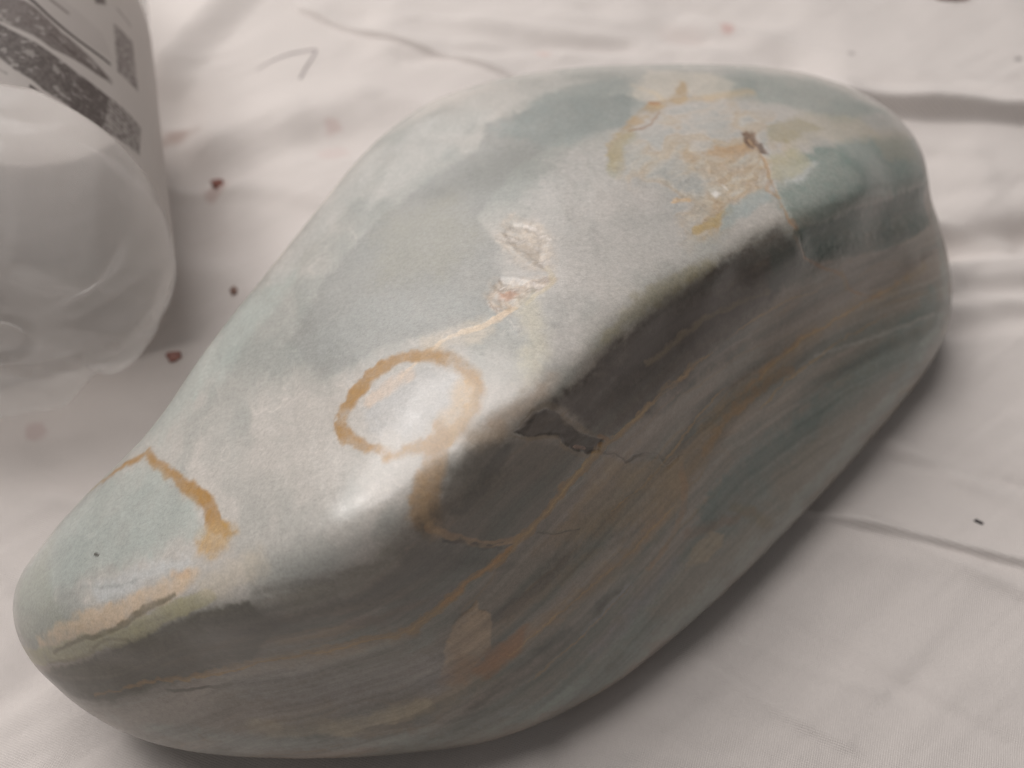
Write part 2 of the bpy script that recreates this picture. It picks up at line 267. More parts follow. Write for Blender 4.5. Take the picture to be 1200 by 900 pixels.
('L', [(7.3, -20.0), (22.6, -10.5), (32.8, -2.7)], [0.36, 0.94, 0.36], (91, 103, 102), 0.40742889985341196, 1.29, 0.13, 0.67),
('L', [(6.4, -19.3), (20.0, -10.0), (31.3, -1.6)], [0.36, 1.54, 0.36], (145, 123, 97), 0.3719277472878979, 0.98, 0.13, 0.67),
('L', [(8.3, -19.1), (22.9, -10.0), (32.8, 0.1)], [0.36, 1.78, 0.36], (91, 103, 102), 0.3148607691332562, 1.23, 0.13, 0.67),
('L', [(-26.2, -28.5), (-11.9, -23.5), (-0.7, -17.1), (11.4, -7.2)], [0.36, 1.77, 1.8, 0.36], (83, 80, 75), 0.3576673913743854, 1.35, 0.13, 0.67),
('L', [(-23.8, -29.1), (-10.2, -25.9), (1.6, -17.4), (14.5, -8.7)], [0.36, 1.49, 1.88, 0.36], (145, 123, 97), 0.3232910371803585, 1.33, 0.13, 0.67),
('L', [(-27.2, -30.5), (-13.2, -25.6), (-0.7, -17.6), (11.5, -7.9)], [0.36, 1.61, 1.95, 0.36], (73, 66, 62), 0.4159519911203423, 0.63, 0.13, 0.67),
('L', [(-24.6, -28.0), (-9.9, -23.1), (1.7, -15.6), (13.0, -7.2)], [0.36, 1.18, 1.15, 0.36], (132, 124, 116), 0.4104213209130288, 1.28, 0.13, 0.67),
('L', [(29.2, 18.3), (43.3, 27.6), (59.4, 36.0), (75.8, 43.1)], [0.36, 1.74, 1.24, 0.36], (145, 123, 97), 0.38259797001469154, 1.15, 0.13, 0.67),
('L', [(27.0, 19.8), (38.7, 30.0), (55.0, 37.6), (71.5, 46.4)], [0.36, 1.12, 1.86, 0.36], (145, 123, 97), 0.3278847216676183, 0.96, 0.13, 0.67),
('L', [(29.2, 18.3), (42.7, 26.6), (58.9, 35.4), (77.2, 44.5)], [0.36, 1.04, 1.94, 0.36], (91, 103, 102), 0.3192611009643499, 1.01, 0.13, 0.67),
('L', [(27.5, 16.9), (38.5, 25.2), (56.8, 34.8), (70.2, 42.8)], [0.36, 1.2, 1.31, 0.36], (91, 103, 102), 0.33206307899026216, 0.66, 0.13, 0.67),
('L', [(-6.6, -31.7), (9.9, -24.2), (22.1, -14.4)], [0.36, 1.52, 0.36], (91, 103, 102), 0.3407707448015508, 1.21, 0.13, 0.67),
('L', [(-8.1, -36.5), (7.6, -28.0), (19.6, -17.2)], [0.36, 1.57, 0.36], (83, 80, 75), 0.3825275918704341, 0.61, 0.13, 0.67),
('L', [(-7.5, -36.0), (7.0, -25.8), (20.4, -16.7)], [0.36, 1.43, 0.36], (73, 66, 62), 0.3616362433929262, 1.14, 0.13, 0.67),
('L', [(-6.5, -37.4), (9.7, -29.5), (22.6, -19.2)], [0.36, 1.09, 0.36], (91, 103, 102), 0.22064529135021788, 1.23, 0.13, 0.67),
('L', [(49.1, 9.2), (65.6, 19.7), (87.7, 31.7)], [0.36, 0.91, 0.36], (91, 103, 102), 0.33717044791788786, 1.25, 0.13, 0.67),
('L', [(45.8, 10.6), (61.3, 22.1), (85.2, 32.8)], [0.36, 1.59, 0.36], (148, 138, 129), 0.2297785847237334, 1.27, 0.13, 0.67),
('L', [(46.6, 9.0), (62.8, 19.5), (84.5, 31.3)], [0.36, 1.23, 0.36], (148, 138, 129), 0.2522359786439358, 1.14, 0.13, 0.67),
('L', [(45.1, 11.5), (61.9, 23.7), (83.7, 34.0)], [0.36, 0.73, 0.36], (91, 103, 102), 0.23828755485202313, 1.18, 0.13, 0.67),
('L', [(22.3, -27.7), (33.7, -17.4), (44.9, -7.1)], [0.36, 1.85, 0.36], (73, 66, 62), 0.33097817353886905, 1.14, 0.13, 0.67),
('L', [(22.5, -28.9), (32.8, -18.9), (43.8, -8.3)], [0.36, 1.2, 0.36], (83, 80, 75), 0.2462365620036368, 0.56, 0.13, 0.67),
('L', [(21.4, -28.5), (32.6, -18.3), (44.5, -8.7)], [0.36, 1.12, 0.36], (148, 138, 129), 0.379292716578696, 0.57, 0.13, 0.67),
('L', [(24.7, -27.2), (35.0, -17.1), (44.9, -6.4)], [0.36, 1.33, 0.36], (132, 124, 116), 0.26230017831886593, 1.18, 0.13, 0.67),
('L', [(-52.2, -36.1), (-35.8, -33.2), (-20.0, -30.4)], [0.36, 1.52, 0.36], (83, 80, 75), 0.3809006369580936, 1.02, 0.13, 0.67),
('L', [(-49.0, -33.3), (-34.2, -31.3), (-18.0, -27.9)], [0.36, 0.96, 0.36], (145, 123, 97), 0.3180058295864723, 1.33, 0.13, 0.67),
('L', [(-50.2, -33.8), (-34.0, -30.7), (-18.3, -26.7)], [0.36, 0.91, 0.36], (91, 103, 102), 0.25180820505498414, 0.99, 0.13, 0.67),
('L', [(-51.7, -34.9), (-35.5, -33.8), (-19.3, -29.4)], [0.36, 1.83, 0.36], (132, 124, 116), 0.2888596932955382, 1.22, 0.13, 0.67),
('L', [(5.2, -3.9), (14.6, 2.8), (24.0, 12.8)], [0.36, 1.56, 0.36], (148, 138, 129), 0.365859600594041, 0.63, 0.13, 0.67),
('L', [(4.8, -3.9), (14.3, 2.5), (23.2, 13.3)], [0.36, 1.17, 0.36], (132, 124, 116), 0.23337573339394882, 1.36, 0.13, 0.67),
('L', [(6.1, -8.2), (15.1, -0.4), (25.3, 10.1)], [0.36, 0.79, 0.36], (132, 124, 116), 0.3758526630421388, 1.01, 0.13, 0.67),
('L', [(4.0, -6.5), (13.4, 1.2), (22.6, 11.0)], [0.36, 1.3, 0.36], (145, 123, 97), 0.3565581650189513, 1.15, 0.13, 0.67),
('L', [(14.1, 13.5), (25.4, 22.4), (39.1, 30.4)], [0.36, 0.94, 0.36], (148, 138, 129), 0.3217258355625775, 1.0, 0.13, 0.67),
('L', [(15.0, 16.6), (26.8, 25.2), (38.9, 33.8)], [0.36, 1.5, 0.36], (83, 80, 75), 0.3082423110896842, 0.98, 0.13, 0.67),
('L', [(14.3, 13.0), (25.7, 22.0), (39.9, 30.6)], [0.36, 0.99, 0.36], (145, 123, 97), 0.2431373639981695, 0.95, 0.13, 0.67),
('L', [(12.2, 14.0), (23.1, 22.1), (36.8, 31.2)], [0.36, 1.44, 0.36], (91, 103, 102), 0.2690772877273449, 0.58, 0.13, 0.67),
('L', [(67.3, 13.4), (84.5, 25.8), (100.7, 37.7)], [0.36, 1.68, 0.36], (132, 124, 116), 0.22001506193889672, 0.93, 0.13, 0.67),
('L', [(68.0, 12.9), (85.6, 23.9), (104.0, 36.8)], [0.36, 1.05, 0.36], (148, 138, 129), 0.3824152016718013, 0.99, 0.13, 0.67),
('L', [(62.4, 14.2), (79.1, 26.0), (95.9, 36.6)], [0.36, 0.75, 0.36], (132, 124, 116), 0.2443324504057028, 1.35, 0.13, 0.67),
('L', [(68.7, 11.9), (83.9, 23.1), (101.7, 35.7)], [0.36, 0.73, 0.36], (83, 80, 75), 0.33688388976336975, 1.26, 0.13, 0.67),
('L', [(-67.9, -27.4), (-55.6, -24.1), (-41.3, -18.6)], [0.36, 1.13, 0.36], (145, 123, 97), 0.3091660048290962, 0.65, 0.13, 0.67),
('L', [(-68.8, -28.1), (-55.7, -24.6), (-41.2, -18.1)], [0.36, 1.73, 0.36], (148, 138, 129), 0.30389145685061536, 0.58, 0.13, 0.67),
('L', [(-67.2, -26.9), (-54.3, -23.4), (-40.8, -18.8)], [0.36, 1.09, 0.36], (145, 123, 97), 0.32316485368756837, 1.22, 0.13, 0.67),
('L', [(-67.9, -28.6), (-54.5, -23.9), (-41.4, -19.8)], [0.36, 0.89, 0.36], (132, 124, 116), 0.26766561760025176, 0.99, 0.13, 0.67),
('L', [(-38.1, -17.6), (-25.0, -14.1), (-14.9, -10.1)], [0.36, 1.38, 0.36], (73, 66, 62), 0.23822112768943704, 0.64, 0.13, 0.67),
('L', [(-34.7, -14.5), (-23.2, -12.4), (-13.6, -8.8)], [0.36, 1.19, 0.36], (145, 123, 97), 0.3152205084944591, 1.19, 0.13, 0.67),
('L', [(-36.8, -20.0), (-24.8, -17.0), (-13.7, -12.8)], [0.36, 1.46, 0.36], (145, 123, 97), 0.35589234019810057, 1.08, 0.13, 0.67),
('L', [(-36.3, -15.0), (-24.4, -13.3), (-14.3, -9.7)], [0.36, 0.73, 0.36], (148, 138, 129), 0.40584015029082815, 0.66, 0.13, 0.67),
('L', [(70.4, 44.3), (83.5, 50.2), (93.4, 56.2)], [0.36, 1.36, 0.36], (83, 80, 75), 0.39922615277926055, 0.66, 0.13, 0.67),
('L', [(78.4, 43.0), (89.9, 48.4), (103.2, 55.2)], [0.36, 1.56, 0.36], (91, 103, 102), 0.28428179053465163, 0.96, 0.13, 0.67),
('L', [(76.9, 41.6), (90.9, 47.3), (100.5, 52.4)], [0.36, 1.49, 0.36], (73, 66, 62), 0.3994521584369064, 0.63, 0.13, 0.67),
('L', [(75.4, 41.3), (88.3, 47.3), (98.5, 52.8)], [0.36, 1.0, 0.36], (132, 124, 116), 0.31664701749201074, 1.12, 0.13, 0.67),
('L', [(39.6, -14.8), (50.5, -3.6), (63.5, 3.8)], [0.36, 1.47, 0.36], (148, 138, 129), 0.2567755449322299, 0.64, 0.13, 0.67),
('L', [(41.3, -14.4), (54.7, -5.5), (66.6, 3.5)], [0.36, 0.95, 0.36], (73, 66, 62), 0.3135976842719038, 0.99, 0.13, 0.67),
('L', [(44.1, -16.7), (54.8, -7.2), (68.3, 2.0)], [0.36, 0.9, 0.36], (145, 123, 97), 0.3431464278108124, 0.6, 0.13, 0.67),
('L', [(42.8, -17.0), (56.3, -7.4), (69.0, 2.5)], [0.36, 0.84, 0.36], (132, 124, 116), 0.23289148955865815, 0.64, 0.13, 0.67),
('P', [(-69.2, -41.7), (-76.2, -34.4), (-49.9, -26.7), (-28.8, -26.0), (-11.7, -25.7), (-6.0, -31.2), (-25.4, -38.9), (-45.1, -42.8)], 0.0, (159, 153, 149), 0.55, 2.73, 0.27, 0.8),
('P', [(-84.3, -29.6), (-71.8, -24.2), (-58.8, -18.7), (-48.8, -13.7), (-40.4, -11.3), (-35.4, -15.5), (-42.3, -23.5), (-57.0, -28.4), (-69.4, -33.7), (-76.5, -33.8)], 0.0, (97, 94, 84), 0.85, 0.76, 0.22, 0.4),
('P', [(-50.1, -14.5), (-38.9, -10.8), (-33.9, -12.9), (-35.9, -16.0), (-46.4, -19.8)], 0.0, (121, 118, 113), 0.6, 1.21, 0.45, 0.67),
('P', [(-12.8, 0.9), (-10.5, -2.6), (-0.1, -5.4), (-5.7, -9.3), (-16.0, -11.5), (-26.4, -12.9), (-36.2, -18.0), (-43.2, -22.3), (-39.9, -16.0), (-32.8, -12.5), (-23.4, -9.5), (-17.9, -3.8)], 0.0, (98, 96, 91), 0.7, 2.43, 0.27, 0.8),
('P', [(-34.9, -10.0), (-23.0, -6.0), (-16.6, -1.4), (-17.2, -5.5), (-23.4, -9.5), (-33.9, -12.9)], 0.0, (149, 146, 136), 0.5, 1.52, 0.45, 0.8),
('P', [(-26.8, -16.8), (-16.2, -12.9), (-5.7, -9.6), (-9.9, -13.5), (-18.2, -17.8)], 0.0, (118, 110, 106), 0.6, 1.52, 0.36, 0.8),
('P', [(39.1, 44.3), (51.3, 51.3), (57.9, 46.1), (51.0, 37.3), (35.5, 25.8), (25.0, 17.0), (15.5, 12.5), (6.7, 17.9), (14.1, 24.8), (26.9, 36.2)], 0.0, (81, 73, 67), 0.82, 1.52, 0.27, 0.67),  # dark band under the ridge: brown mineral deepened by painted shade
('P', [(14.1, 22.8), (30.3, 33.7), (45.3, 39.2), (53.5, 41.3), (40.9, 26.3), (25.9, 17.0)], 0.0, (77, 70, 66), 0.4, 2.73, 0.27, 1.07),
('P', [(19.6, 35.9), (28.3, 41.1), (38.1, 44.8), (33.7, 40.4), (25.4, 34.8), (14.0, 27.0)], 0.0, (144, 138, 114), 0.5, 1.37, 0.45, 0.8),
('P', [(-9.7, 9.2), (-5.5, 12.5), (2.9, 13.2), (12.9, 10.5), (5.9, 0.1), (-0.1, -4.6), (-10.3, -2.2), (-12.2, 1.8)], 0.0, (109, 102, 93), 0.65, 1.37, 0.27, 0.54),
('L', [(-8.0, 1.8), (-3.8, 7.2), (-1.2, 11.1)], 2.14, (82, 82, 79), 0.5, 0.66, 0.36, 0.54),
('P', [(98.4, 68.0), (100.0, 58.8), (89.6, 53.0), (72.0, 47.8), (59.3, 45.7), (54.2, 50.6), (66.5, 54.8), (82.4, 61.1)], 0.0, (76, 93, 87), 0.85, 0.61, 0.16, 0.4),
('P', [(56.7, 51.4), (79.1, 59.9), (79.1, 61.5), (54.7, 54.6)], 0.0, (120, 124, 117), 0.5, 0.91, 0.27, 0.54),
('P', [(59.7, 44.8), (89.8, 51.9), (95.3, 46.6), (74.2, 37.6), (51.2, 26.1), (46.9, 29.7)], 0.0, (126, 116, 108), 0.45, 2.12, 0.36, 0.8),
('P', [(49.5, 47.1), (56.7, 49.5), (62.1, 43.5), (49.1, 38.7)], 0.0, (81, 91, 86), 0.5, 1.52, 0.27, 0.54),
('L', [(-0.0, 13.5), (1.4, 13.0), (3.1, 13.0), (5.5, 13.0), (7.9, 12.8), (8.7, 11.7), (11.0, 10.0), (13.0, 9.5), (15.2, 9.8)], [0.18, 0.54, 0.54, 0.54, 0.71, 0.71, 0.71, 0.54, 0.36], (137, 121, 101), 0.4, 0.29, 0.18, 0.2),
('L', [(8.3, 16.4), (12.2, 14.0), (15.5, 12.5)], [0.18, 0.54, 0.36], (136, 119, 95), 0.3, 0.33, 0.18, 0.2),
('P', [(0.4, 14.1), (1.4, 14.9), (3.3, 16.9), (5.2, 17.7), (7.0, 17.3), (8.8, 15.6), (11.3, 13.5), (15.6, 12.1), (15.0, 10.3), (12.9, 9.7), (10.6, 10.6), (8.4, 12.1), (7.7, 13.1), (5.3, 13.3), (2.9, 13.2), (2.0, 13.2)], 0.0, (78, 70, 63), 0.85, 0.18, 0.11, 0.13),
('P', [(1.5, 13.8), (4.0, 16.0), (5.8, 16.8), (7.2, 15.9), (5.5, 14.0)], 0.0, (94, 84, 76), 0.5, 0.38, 0.27, 0.27),
('L', [(10.9, 11.1), (12.9, 10.5), (14.3, 10.7)], [0.36, 0.71, 0.36], (56, 47, 40), 0.8, 0.15, 0.09, 0.13),
('L', [(1.4, 14.9), (3.3, 16.9), (5.6, 18.3), (7.6, 17.6), (8.8, 15.6), (11.8, 13.8)], 0.71, (123, 109, 89), 0.4, 0.33, 0.18, 0.27),
('P', [(15.4, 9.4), (20.2, 7.6), (27.6, 7.1), (31.9, 7.7), (31.2, 0.3), (26.9, -2.2), (18.1, -4.6), (12.2, -7.1), (5.6, -6.1), (11.9, 2.2)], 0.0, (154, 137, 114), 0.45, 2.12, 0.36, 0.67),
('P', [(15.4, 9.4), (20.2, 7.6), (27.6, 7.1), (31.9, 7.7), (31.5, 1.2), (26.7, 2.5), (20.6, 1.8), (16.9, 4.9)], 0.0, (152, 135, 112), 0.4, 0.38, 0.18, 0.4),
('L', [(14.5, 10.3), (16.6, 9.4), (18.2, 9.1), (20.4, 7.9), (22.7, 8.6), (26.5, 8.4), (28.2, 6.4), (30.2, 7.7), (31.9, 8.5)], [0.54, 0.18, 0.18, 0.54, 0.46, 0.18, 0.32, 0.18, 0.09], (82, 74, 68), 0.4, 0.2, 0.27, 0.27),
('L', [(15.1, 11.1), (16.6, 11.9), (14.8, 13.0)], 0.71, (143, 111, 76), 0.6, 0.22, 0.18, 0.27),
('L', [(10.9, 11.1), (12.3, 10.7)], 0.54, (160, 132, 116), 0.7, 0.17, 0.09, 0.13),
('L', [(-12.5, -0.3), (-8.8, -2.5), (-4.9, -3.9), (-0.1, -4.1), (1.6, -3.5)], [1.07, 1.25, 1.07, 1.43, 0.71], (162, 135, 106), 0.75, 0.33, 0.22, 0.27),
('L', [(-10.7, -2.9), (-7.3, -3.5), (-4.6, -4.0), (-1.4, -4.4)], [0.39, 0.54, 0.43, 0.25], (70, 70, 65), 0.7, 0.15, 0.27, 0.2),
('L', [(4.8, -3.3), (7.5, -3.7), (10.3, -4.1), (12.1, -3.3)], [0.36, 0.54, 0.36, 0.18], (139, 134, 123), 0.45, 0.22, 0.18, 0.27),
('L', [(4.4, -3.3), (7.6, -4.1), (11.8, -3.7)], 0.25, (91, 84, 76), 0.45, 0.15, 0.18, 0.27),
('L', [(36.5, 26.5), (26.4, 19.7), (21.1, 15.3), (15.3, 10.7), (12.9, 7.9), (8.5, 3.7), (4.4, -0.9), (-0.1, -5.4), (-5.8, -10.2), (-11.4, -14.7), (-16.8, -18.7), (-23.5, -20.1), (-33.4, -22.7), (-41.9, -24.1), (-50.9, -26.3), (-61.7, -29.2), (-72.6, -32.4)], [0.54, 0.89, 1.07, 1.07, 1.07, 1.43, 1.43, 1.43, 1.25, 1.43, 1.61, 1.43, 1.43, 1.07, 0.89, 0.71, 0.36], (156, 129, 92), 0.66, 0.39, 0.45, 0.54),
('L', [(8.1, 3.0), (13.0, 8.6), (15.3, 10.7)], 0.45, (172, 147, 105), 0.4, 0.22, 0.27, 0.27),
('L', [(-0.1, -5.4), (-5.8, -10.2), (-11.4, -14.7)], 0.54, (178, 127, 75), 0.5, 0.22, 0.27, 0.4),
('L', [(-16.9, -19.1), (-28.3, -21.9), (-42.7, -25.8)], 2.5, (146, 127, 103), 0.45, 1.21, 0.36, 0.67),
('L', [(-57.8, -30.4), (-45.5, -28.0), (-37.0, -26.1)], 0.71, (80, 78, 70), 0.6, 0.33, 0.27, 0.54),
('L', [(-19.9, -39.4), (-9.2, -31.6), (-0.0, -25.7), (12.3, -16.7), (21.8, -8.9), (30.6, -0.1), (35.8, 9.0), (45.0, 18.6), (62.2, 30.8), (76.6, 38.4), (97.3, 48.2)], [2.14, 3.21, 3.21, 3.57, 3.21, 3.21, 3.21, 3.21, 2.86, 1.79, 1.07], (152, 135, 112), 0.42, 2.12, 0.54, 1.07),
('L', [(-0.1, -26.2), (12.3, -16.7), (22.6, -8.5), (27.9, -2.7)], 1.07, (152, 124, 100), 0.35, 1.06, 0.62, 0.8),
('L', [(43.2, 17.8), (53.7, 26.5), (64.2, 32.4), (76.6, 38.4), (90.1, 45.6)], [0.89, 0.89, 0.71, 0.54, 0.36], (156, 127, 95), 0.5, 0.44, 0.45, 0.67),
('L', [(35.8, 8.4), (45.0, 17.2), (57.7, 24.2)], 1.61, (154, 125, 90), 0.5, 0.66, 0.45, 0.67),
('L', [(57.8, 46.4), (63.3, 45.0), (68.8, 43.9), (73.8, 40.7), (82.0, 40.4)], 0.54, (145, 117, 92), 0.6, 0.22, 0.18, 0.4),
('L', [(68.8, 43.9), (71.1, 41.7)], 1.07, (145, 125, 89), 0.4, 0.44, 0.18, 0.4),
('L', [(24.1, 25.2), (35.9, 33.2), (49.1, 38.7)], 0.89, (137, 122, 98), 0.4, 0.55, 0.36, 0.8),
('L', [(13.3, -0.8), (25.0, 4.2), (31.7, 13.3)], 1.79, (144, 136, 125), 0.4, 1.37, 0.36, 0.8),
('L', [(31.4, 6.0), (32.7, 0.3), (30.8, -6.7), (25.6, -12.8)], [1.07, 1.43, 1.25, 0.89], (155, 129, 105), 0.55, 0.44, 0.27, 0.4),
('P', [(-5.7, -14.5), (-5.4, -16.5), (-3.6, -17.2), (-3.2, -19.3), (-3.9, -22.4), (-3.5, -24.5), (-5.1, -26.1), (-7.3, -28.3), (-9.0, -29.4), (-12.5, -28.9), (-11.4, -23.5), (-10.0, -19.0), (-8.3, -16.6), (-6.8, -15.9)], 0.0, (174, 155, 134), 0.85, 0.33, 0.18, 0.27),
('P', [(-12.7, -30.5), (-10.0, -24.2), (-5.7, -27.0), (-8.1, -31.0)], 0.0, (158, 129, 104), 0.55, 1.37, 0.27, 0.54),
('P', [(-7.9, -29.0), (-4.0, -24.6), (3.0, -20.7), (1.5, -26.0), (-4.4, -30.4)], 0.0, (154, 114, 82), 0.6, 0.91, 0.36, 0.54),
('P', [(0.0, -42.5), (12.4, -31.7), (23.9, -21.0), (32.7, -11.0), (39.7, 1.5), (58.2, 14.0), (82.1, 29.8), (99.9, 43.4), (104.8, 33.7), (86.6, 15.0), (66.8, -1.9), (48.7, -12.4), (34.1, -25.3), (19.6, -35.3), (6.2, -42.2)], 0.0, (118, 131, 128), 0.6, 2.43, 0.45, 1.21),
('P', [(34.8, -4.7), (42.0, 2.8), (58.3, 12.1), (69.9, 17.2), (63.2, 10.3), (48.3, 1.9), (39.5, -6.8)], 0.0, (94, 109, 106), 0.55, 1.52, 0.36, 0.8),
('P', [(26.2, -22.6), (33.1, -13.1), (42.2, -11.4), (52.4, -3.6), (59.8, -6.1), (45.3, -17.7), (31.8, -26.0)], 0.0, (148, 136, 124), 0.45, 2.12, 0.36, 0.8),
('P', [(52.2, 1.7), (65.2, 11.7), (90.5, 24.6), (85.7, 16.7), (69.0, 0.2), (57.5, -6.2)], 0.0, (143, 131, 119), 0.5, 2.12, 0.45, 0.94),
('L', [(33.7, -8.0), (38.6, -6.7), (44.4, -6.1), (48.8, -5.3)], [1.79, 1.61, 1.25, 0.89], (132, 102, 83), 0.42, 1.06, 0.45, 0.67),
('P', [(36.7, -9.0), (39.6, -7.8), (42.0, -9.1), (41.7, -11.3), (38.1, -13.4), (34.0, -14.5), (34.6, -11.2)], 0.0, (163, 150, 130), 0.75, 0.61, 0.27, 0.4),
('L', [(44.8, -4.0), (49.3, -6.0), (52.9, -7.9)], 2.14, (126, 116, 92), 0.5, 1.06, 0.36, 0.54),
('L', [(63.8, 27.1), (76.9, 30.1), (89.3, 34.0), (99.8, 37.5)], [0.54, 0.89, 0.89, 0.54], (170, 168, 163), 0.5, 0.33, 0.18, 0.4),
('L', [(15.7, -28.0), (25.8, -18.8), (30.8, -12.8)], 2.5, (140, 136, 140), 0.4, 1.52, 0.36, 0.8),
('L', [(13.8, -23.9), (22.1, -16.5)], 1.07, (150, 150, 154), 0.4, 0.44, 0.36, 0.54),
('L', [(-44.7, -39.0), (-33.1, -38.9), (-22.3, -37.3), (-15.0, -35.1)], [2.5, 3.57, 3.21, 1.79], (175, 164, 143), 0.55, 1.37, 0.36, 0.67),
('L', [(-63.1, -39.1), (-44.8, -41.4), (-27.6, -42.4), (-6.1, -39.9), (2.9, -37.4)], [1.43, 2.14, 2.5, 2.14, 1.07], (142, 148, 146), 0.55, 1.52, 0.36, 0.8),
('L', [(-25.4, -38.9), (-15.0, -39.2), (-4.8, -37.0)], 0.89, (110, 108, 106), 0.45, 0.44, 0.36, 0.67),
('L', [(-55.0, -39.8), (-53.8, -41.6), (-51.5, -41.4)], 0.45, (117, 105, 89), 0.6, 0.22, 0.18, 0.27),
('L', [(-43.0, -28.6), (-26.4, -29.4), (-14.6, -28.6)], 5.36, (156, 154, 156), 0.4, 2.73, 0.36, 1.07),
('L', [(99.1, 31.7), (88.3, 18.5), (75.6, 7.4), (62.3, -4.0), (47.1, -15.0), (33.9, -24.7), (21.4, -32.0), (7.9, -39.1), (-6.2, -42.6), (-23.3, -43.4)], [1.43, 2.5, 2.86, 2.86, 3.21, 3.21, 3.21, 2.86, 2.5, 1.43], (151, 160, 157), 0.5, 2.12, 0.27, 0.8),
('L', [(101.9, 61.7), (104.8, 51.4), (104.9, 41.4), (100.9, 33.8)], [1.43, 2.5, 2.5, 1.43], (147, 156, 152), 0.5, 1.37, 0.27, 0.54),
('L', [(-71.1, -37.8), (-57.0, -41.0), (-42.3, -42.8), (-26.0, -43.2)], [1.07, 1.79, 2.14, 1.43], (158, 159, 156), 0.45, 1.37, 0.27, 0.67),
('P', [(-49.2, -23.9), (-33.3, -21.5), (-18.6, -21.1), (-11.5, -24.6), (-17.9, -30.1), (-37.8, -30.9), (-50.3, -29.5)], 0.0, (161, 158, 153), 0.4, 3.34, 0.27, 1.07),
('L', [(-12.4, 0.7), (-11.7, -0.6), (-10.7, -2.1), (-9.7, -1.9), (-9.0, -2.9), (-7.9, -2.3), (-7.0, -3.6), (-5.6, -3.1), (-4.6, -4.0), (-3.1, -3.6), (-1.8, -4.6), (-0.5, -4.4), (0.7, -5.1)], [0.36, 0.54, 0.54, 0.45, 0.54, 0.45, 0.54, 0.45, 0.54, 0.45, 0.54, 0.45, 0.36], (161, 139, 112), 0.5, 0.24, 0.31, 0.27),
('L', [(-10.9, -2.5), (-9.0, -3.6), (-7.9, -3.1), (-7.0, -4.3), (-5.9, -3.8), (-4.7, -4.9), (-3.1, -4.5), (-1.8, -5.3), (-0.1, -5.0)], 0.43, (72, 70, 65), 0.42, 0.24, 0.31, 0.27),
('L', [(-13.4, 7.3), (-13.6, 4.7), (-12.9, 1.5), (-11.5, -1.1)], [0.36, 0.71, 0.89, 0.54], (171, 147, 117), 0.45, 0.33, 0.18, 0.27),
('L', [(5.9, 0.1), (8.1, 3.0), (10.4, 5.7), (13.0, 8.6)], [0.18, 0.29, 0.36, 0.25], (184, 157, 114), 0.5, 0.13, 0.18, 0.27),
('L', [(17.6, 12.9), (22.4, 16.3), (26.3, 18.9), (29.4, 21.1)], [0.25, 0.32, 0.32, 0.18], (171, 149, 109), 0.45, 0.15, 0.22, 0.27),
('L', [(36.5, 26.5), (26.4, 19.7), (21.1, 15.3), (15.3, 10.7)], [0.11, 0.39, 0.39, 0.11], (170, 143, 103), 0.5, 0.18, 0.31, 0.47),
('L', [(12.9, 7.9), (8.5, 3.7), (4.4, -0.9), (-0.1, -5.4), (-5.8, -10.2), (-11.4, -14.7), (-16.8, -18.7)], [0.11, 0.39, 0.39, 0.39, 0.39, 0.39, 0.11], (170, 143, 103), 0.5, 0.18, 0.31, 0.47),
('L', [(-16.9, -19.1), (-23.6, -20.6), (-33.4, -22.7), (-42.0, -24.6), (-51.0, -26.8), (-61.7, -29.2)], [0.11, 0.39, 0.39, 0.39, 0.39, 0.11], (170, 143, 103), 0.5, 0.18, 0.31, 0.47),
('L', [(43.2, 17.8), (53.7, 25.8), (64.2, 32.4), (76.6, 38.4), (92.6, 46.1)], [0.11, 0.39, 0.39, 0.39, 0.11], (170, 143, 103), 0.5, 0.18, 0.31, 0.47),
('L', [(49.4, 16.0), (57.8, 22.7), (71.0, 30.2), (84.6, 36.3)], [0.11, 0.39, 0.39, 0.11], (170, 143, 103), 0.5, 0.18, 0.31, 0.47),
('L', [(-0.1, -26.2), (7.3, -20.5), (15.2, -14.2), (22.6, -8.5), (30.5, -0.8)], [0.11, 0.39, 0.39, 0.39, 0.11], (170, 143, 103), 0.5, 0.18, 0.31, 0.47),
('L', [(2.9, -32.7), (12.5, -25.2), (22.1, -16.5)], [0.11, 0.39, 0.11], (170, 143, 103), 0.5, 0.18, 0.31, 0.47),
('L', [(40.5, 29.5), (51.2, 35.8), (62.8, 40.3)], [0.11, 0.39, 0.11], (170, 143, 103), 0.5, 0.18, 0.31, 0.47),
('L', [(18.1, -1.2), (26.6, 5.4), (33.5, 13.3), (41.4, 20.4)], [0.11, 0.39, 0.39, 0.11], (170, 143, 103), 0.5, 0.18, 0.31, 0.47),
]
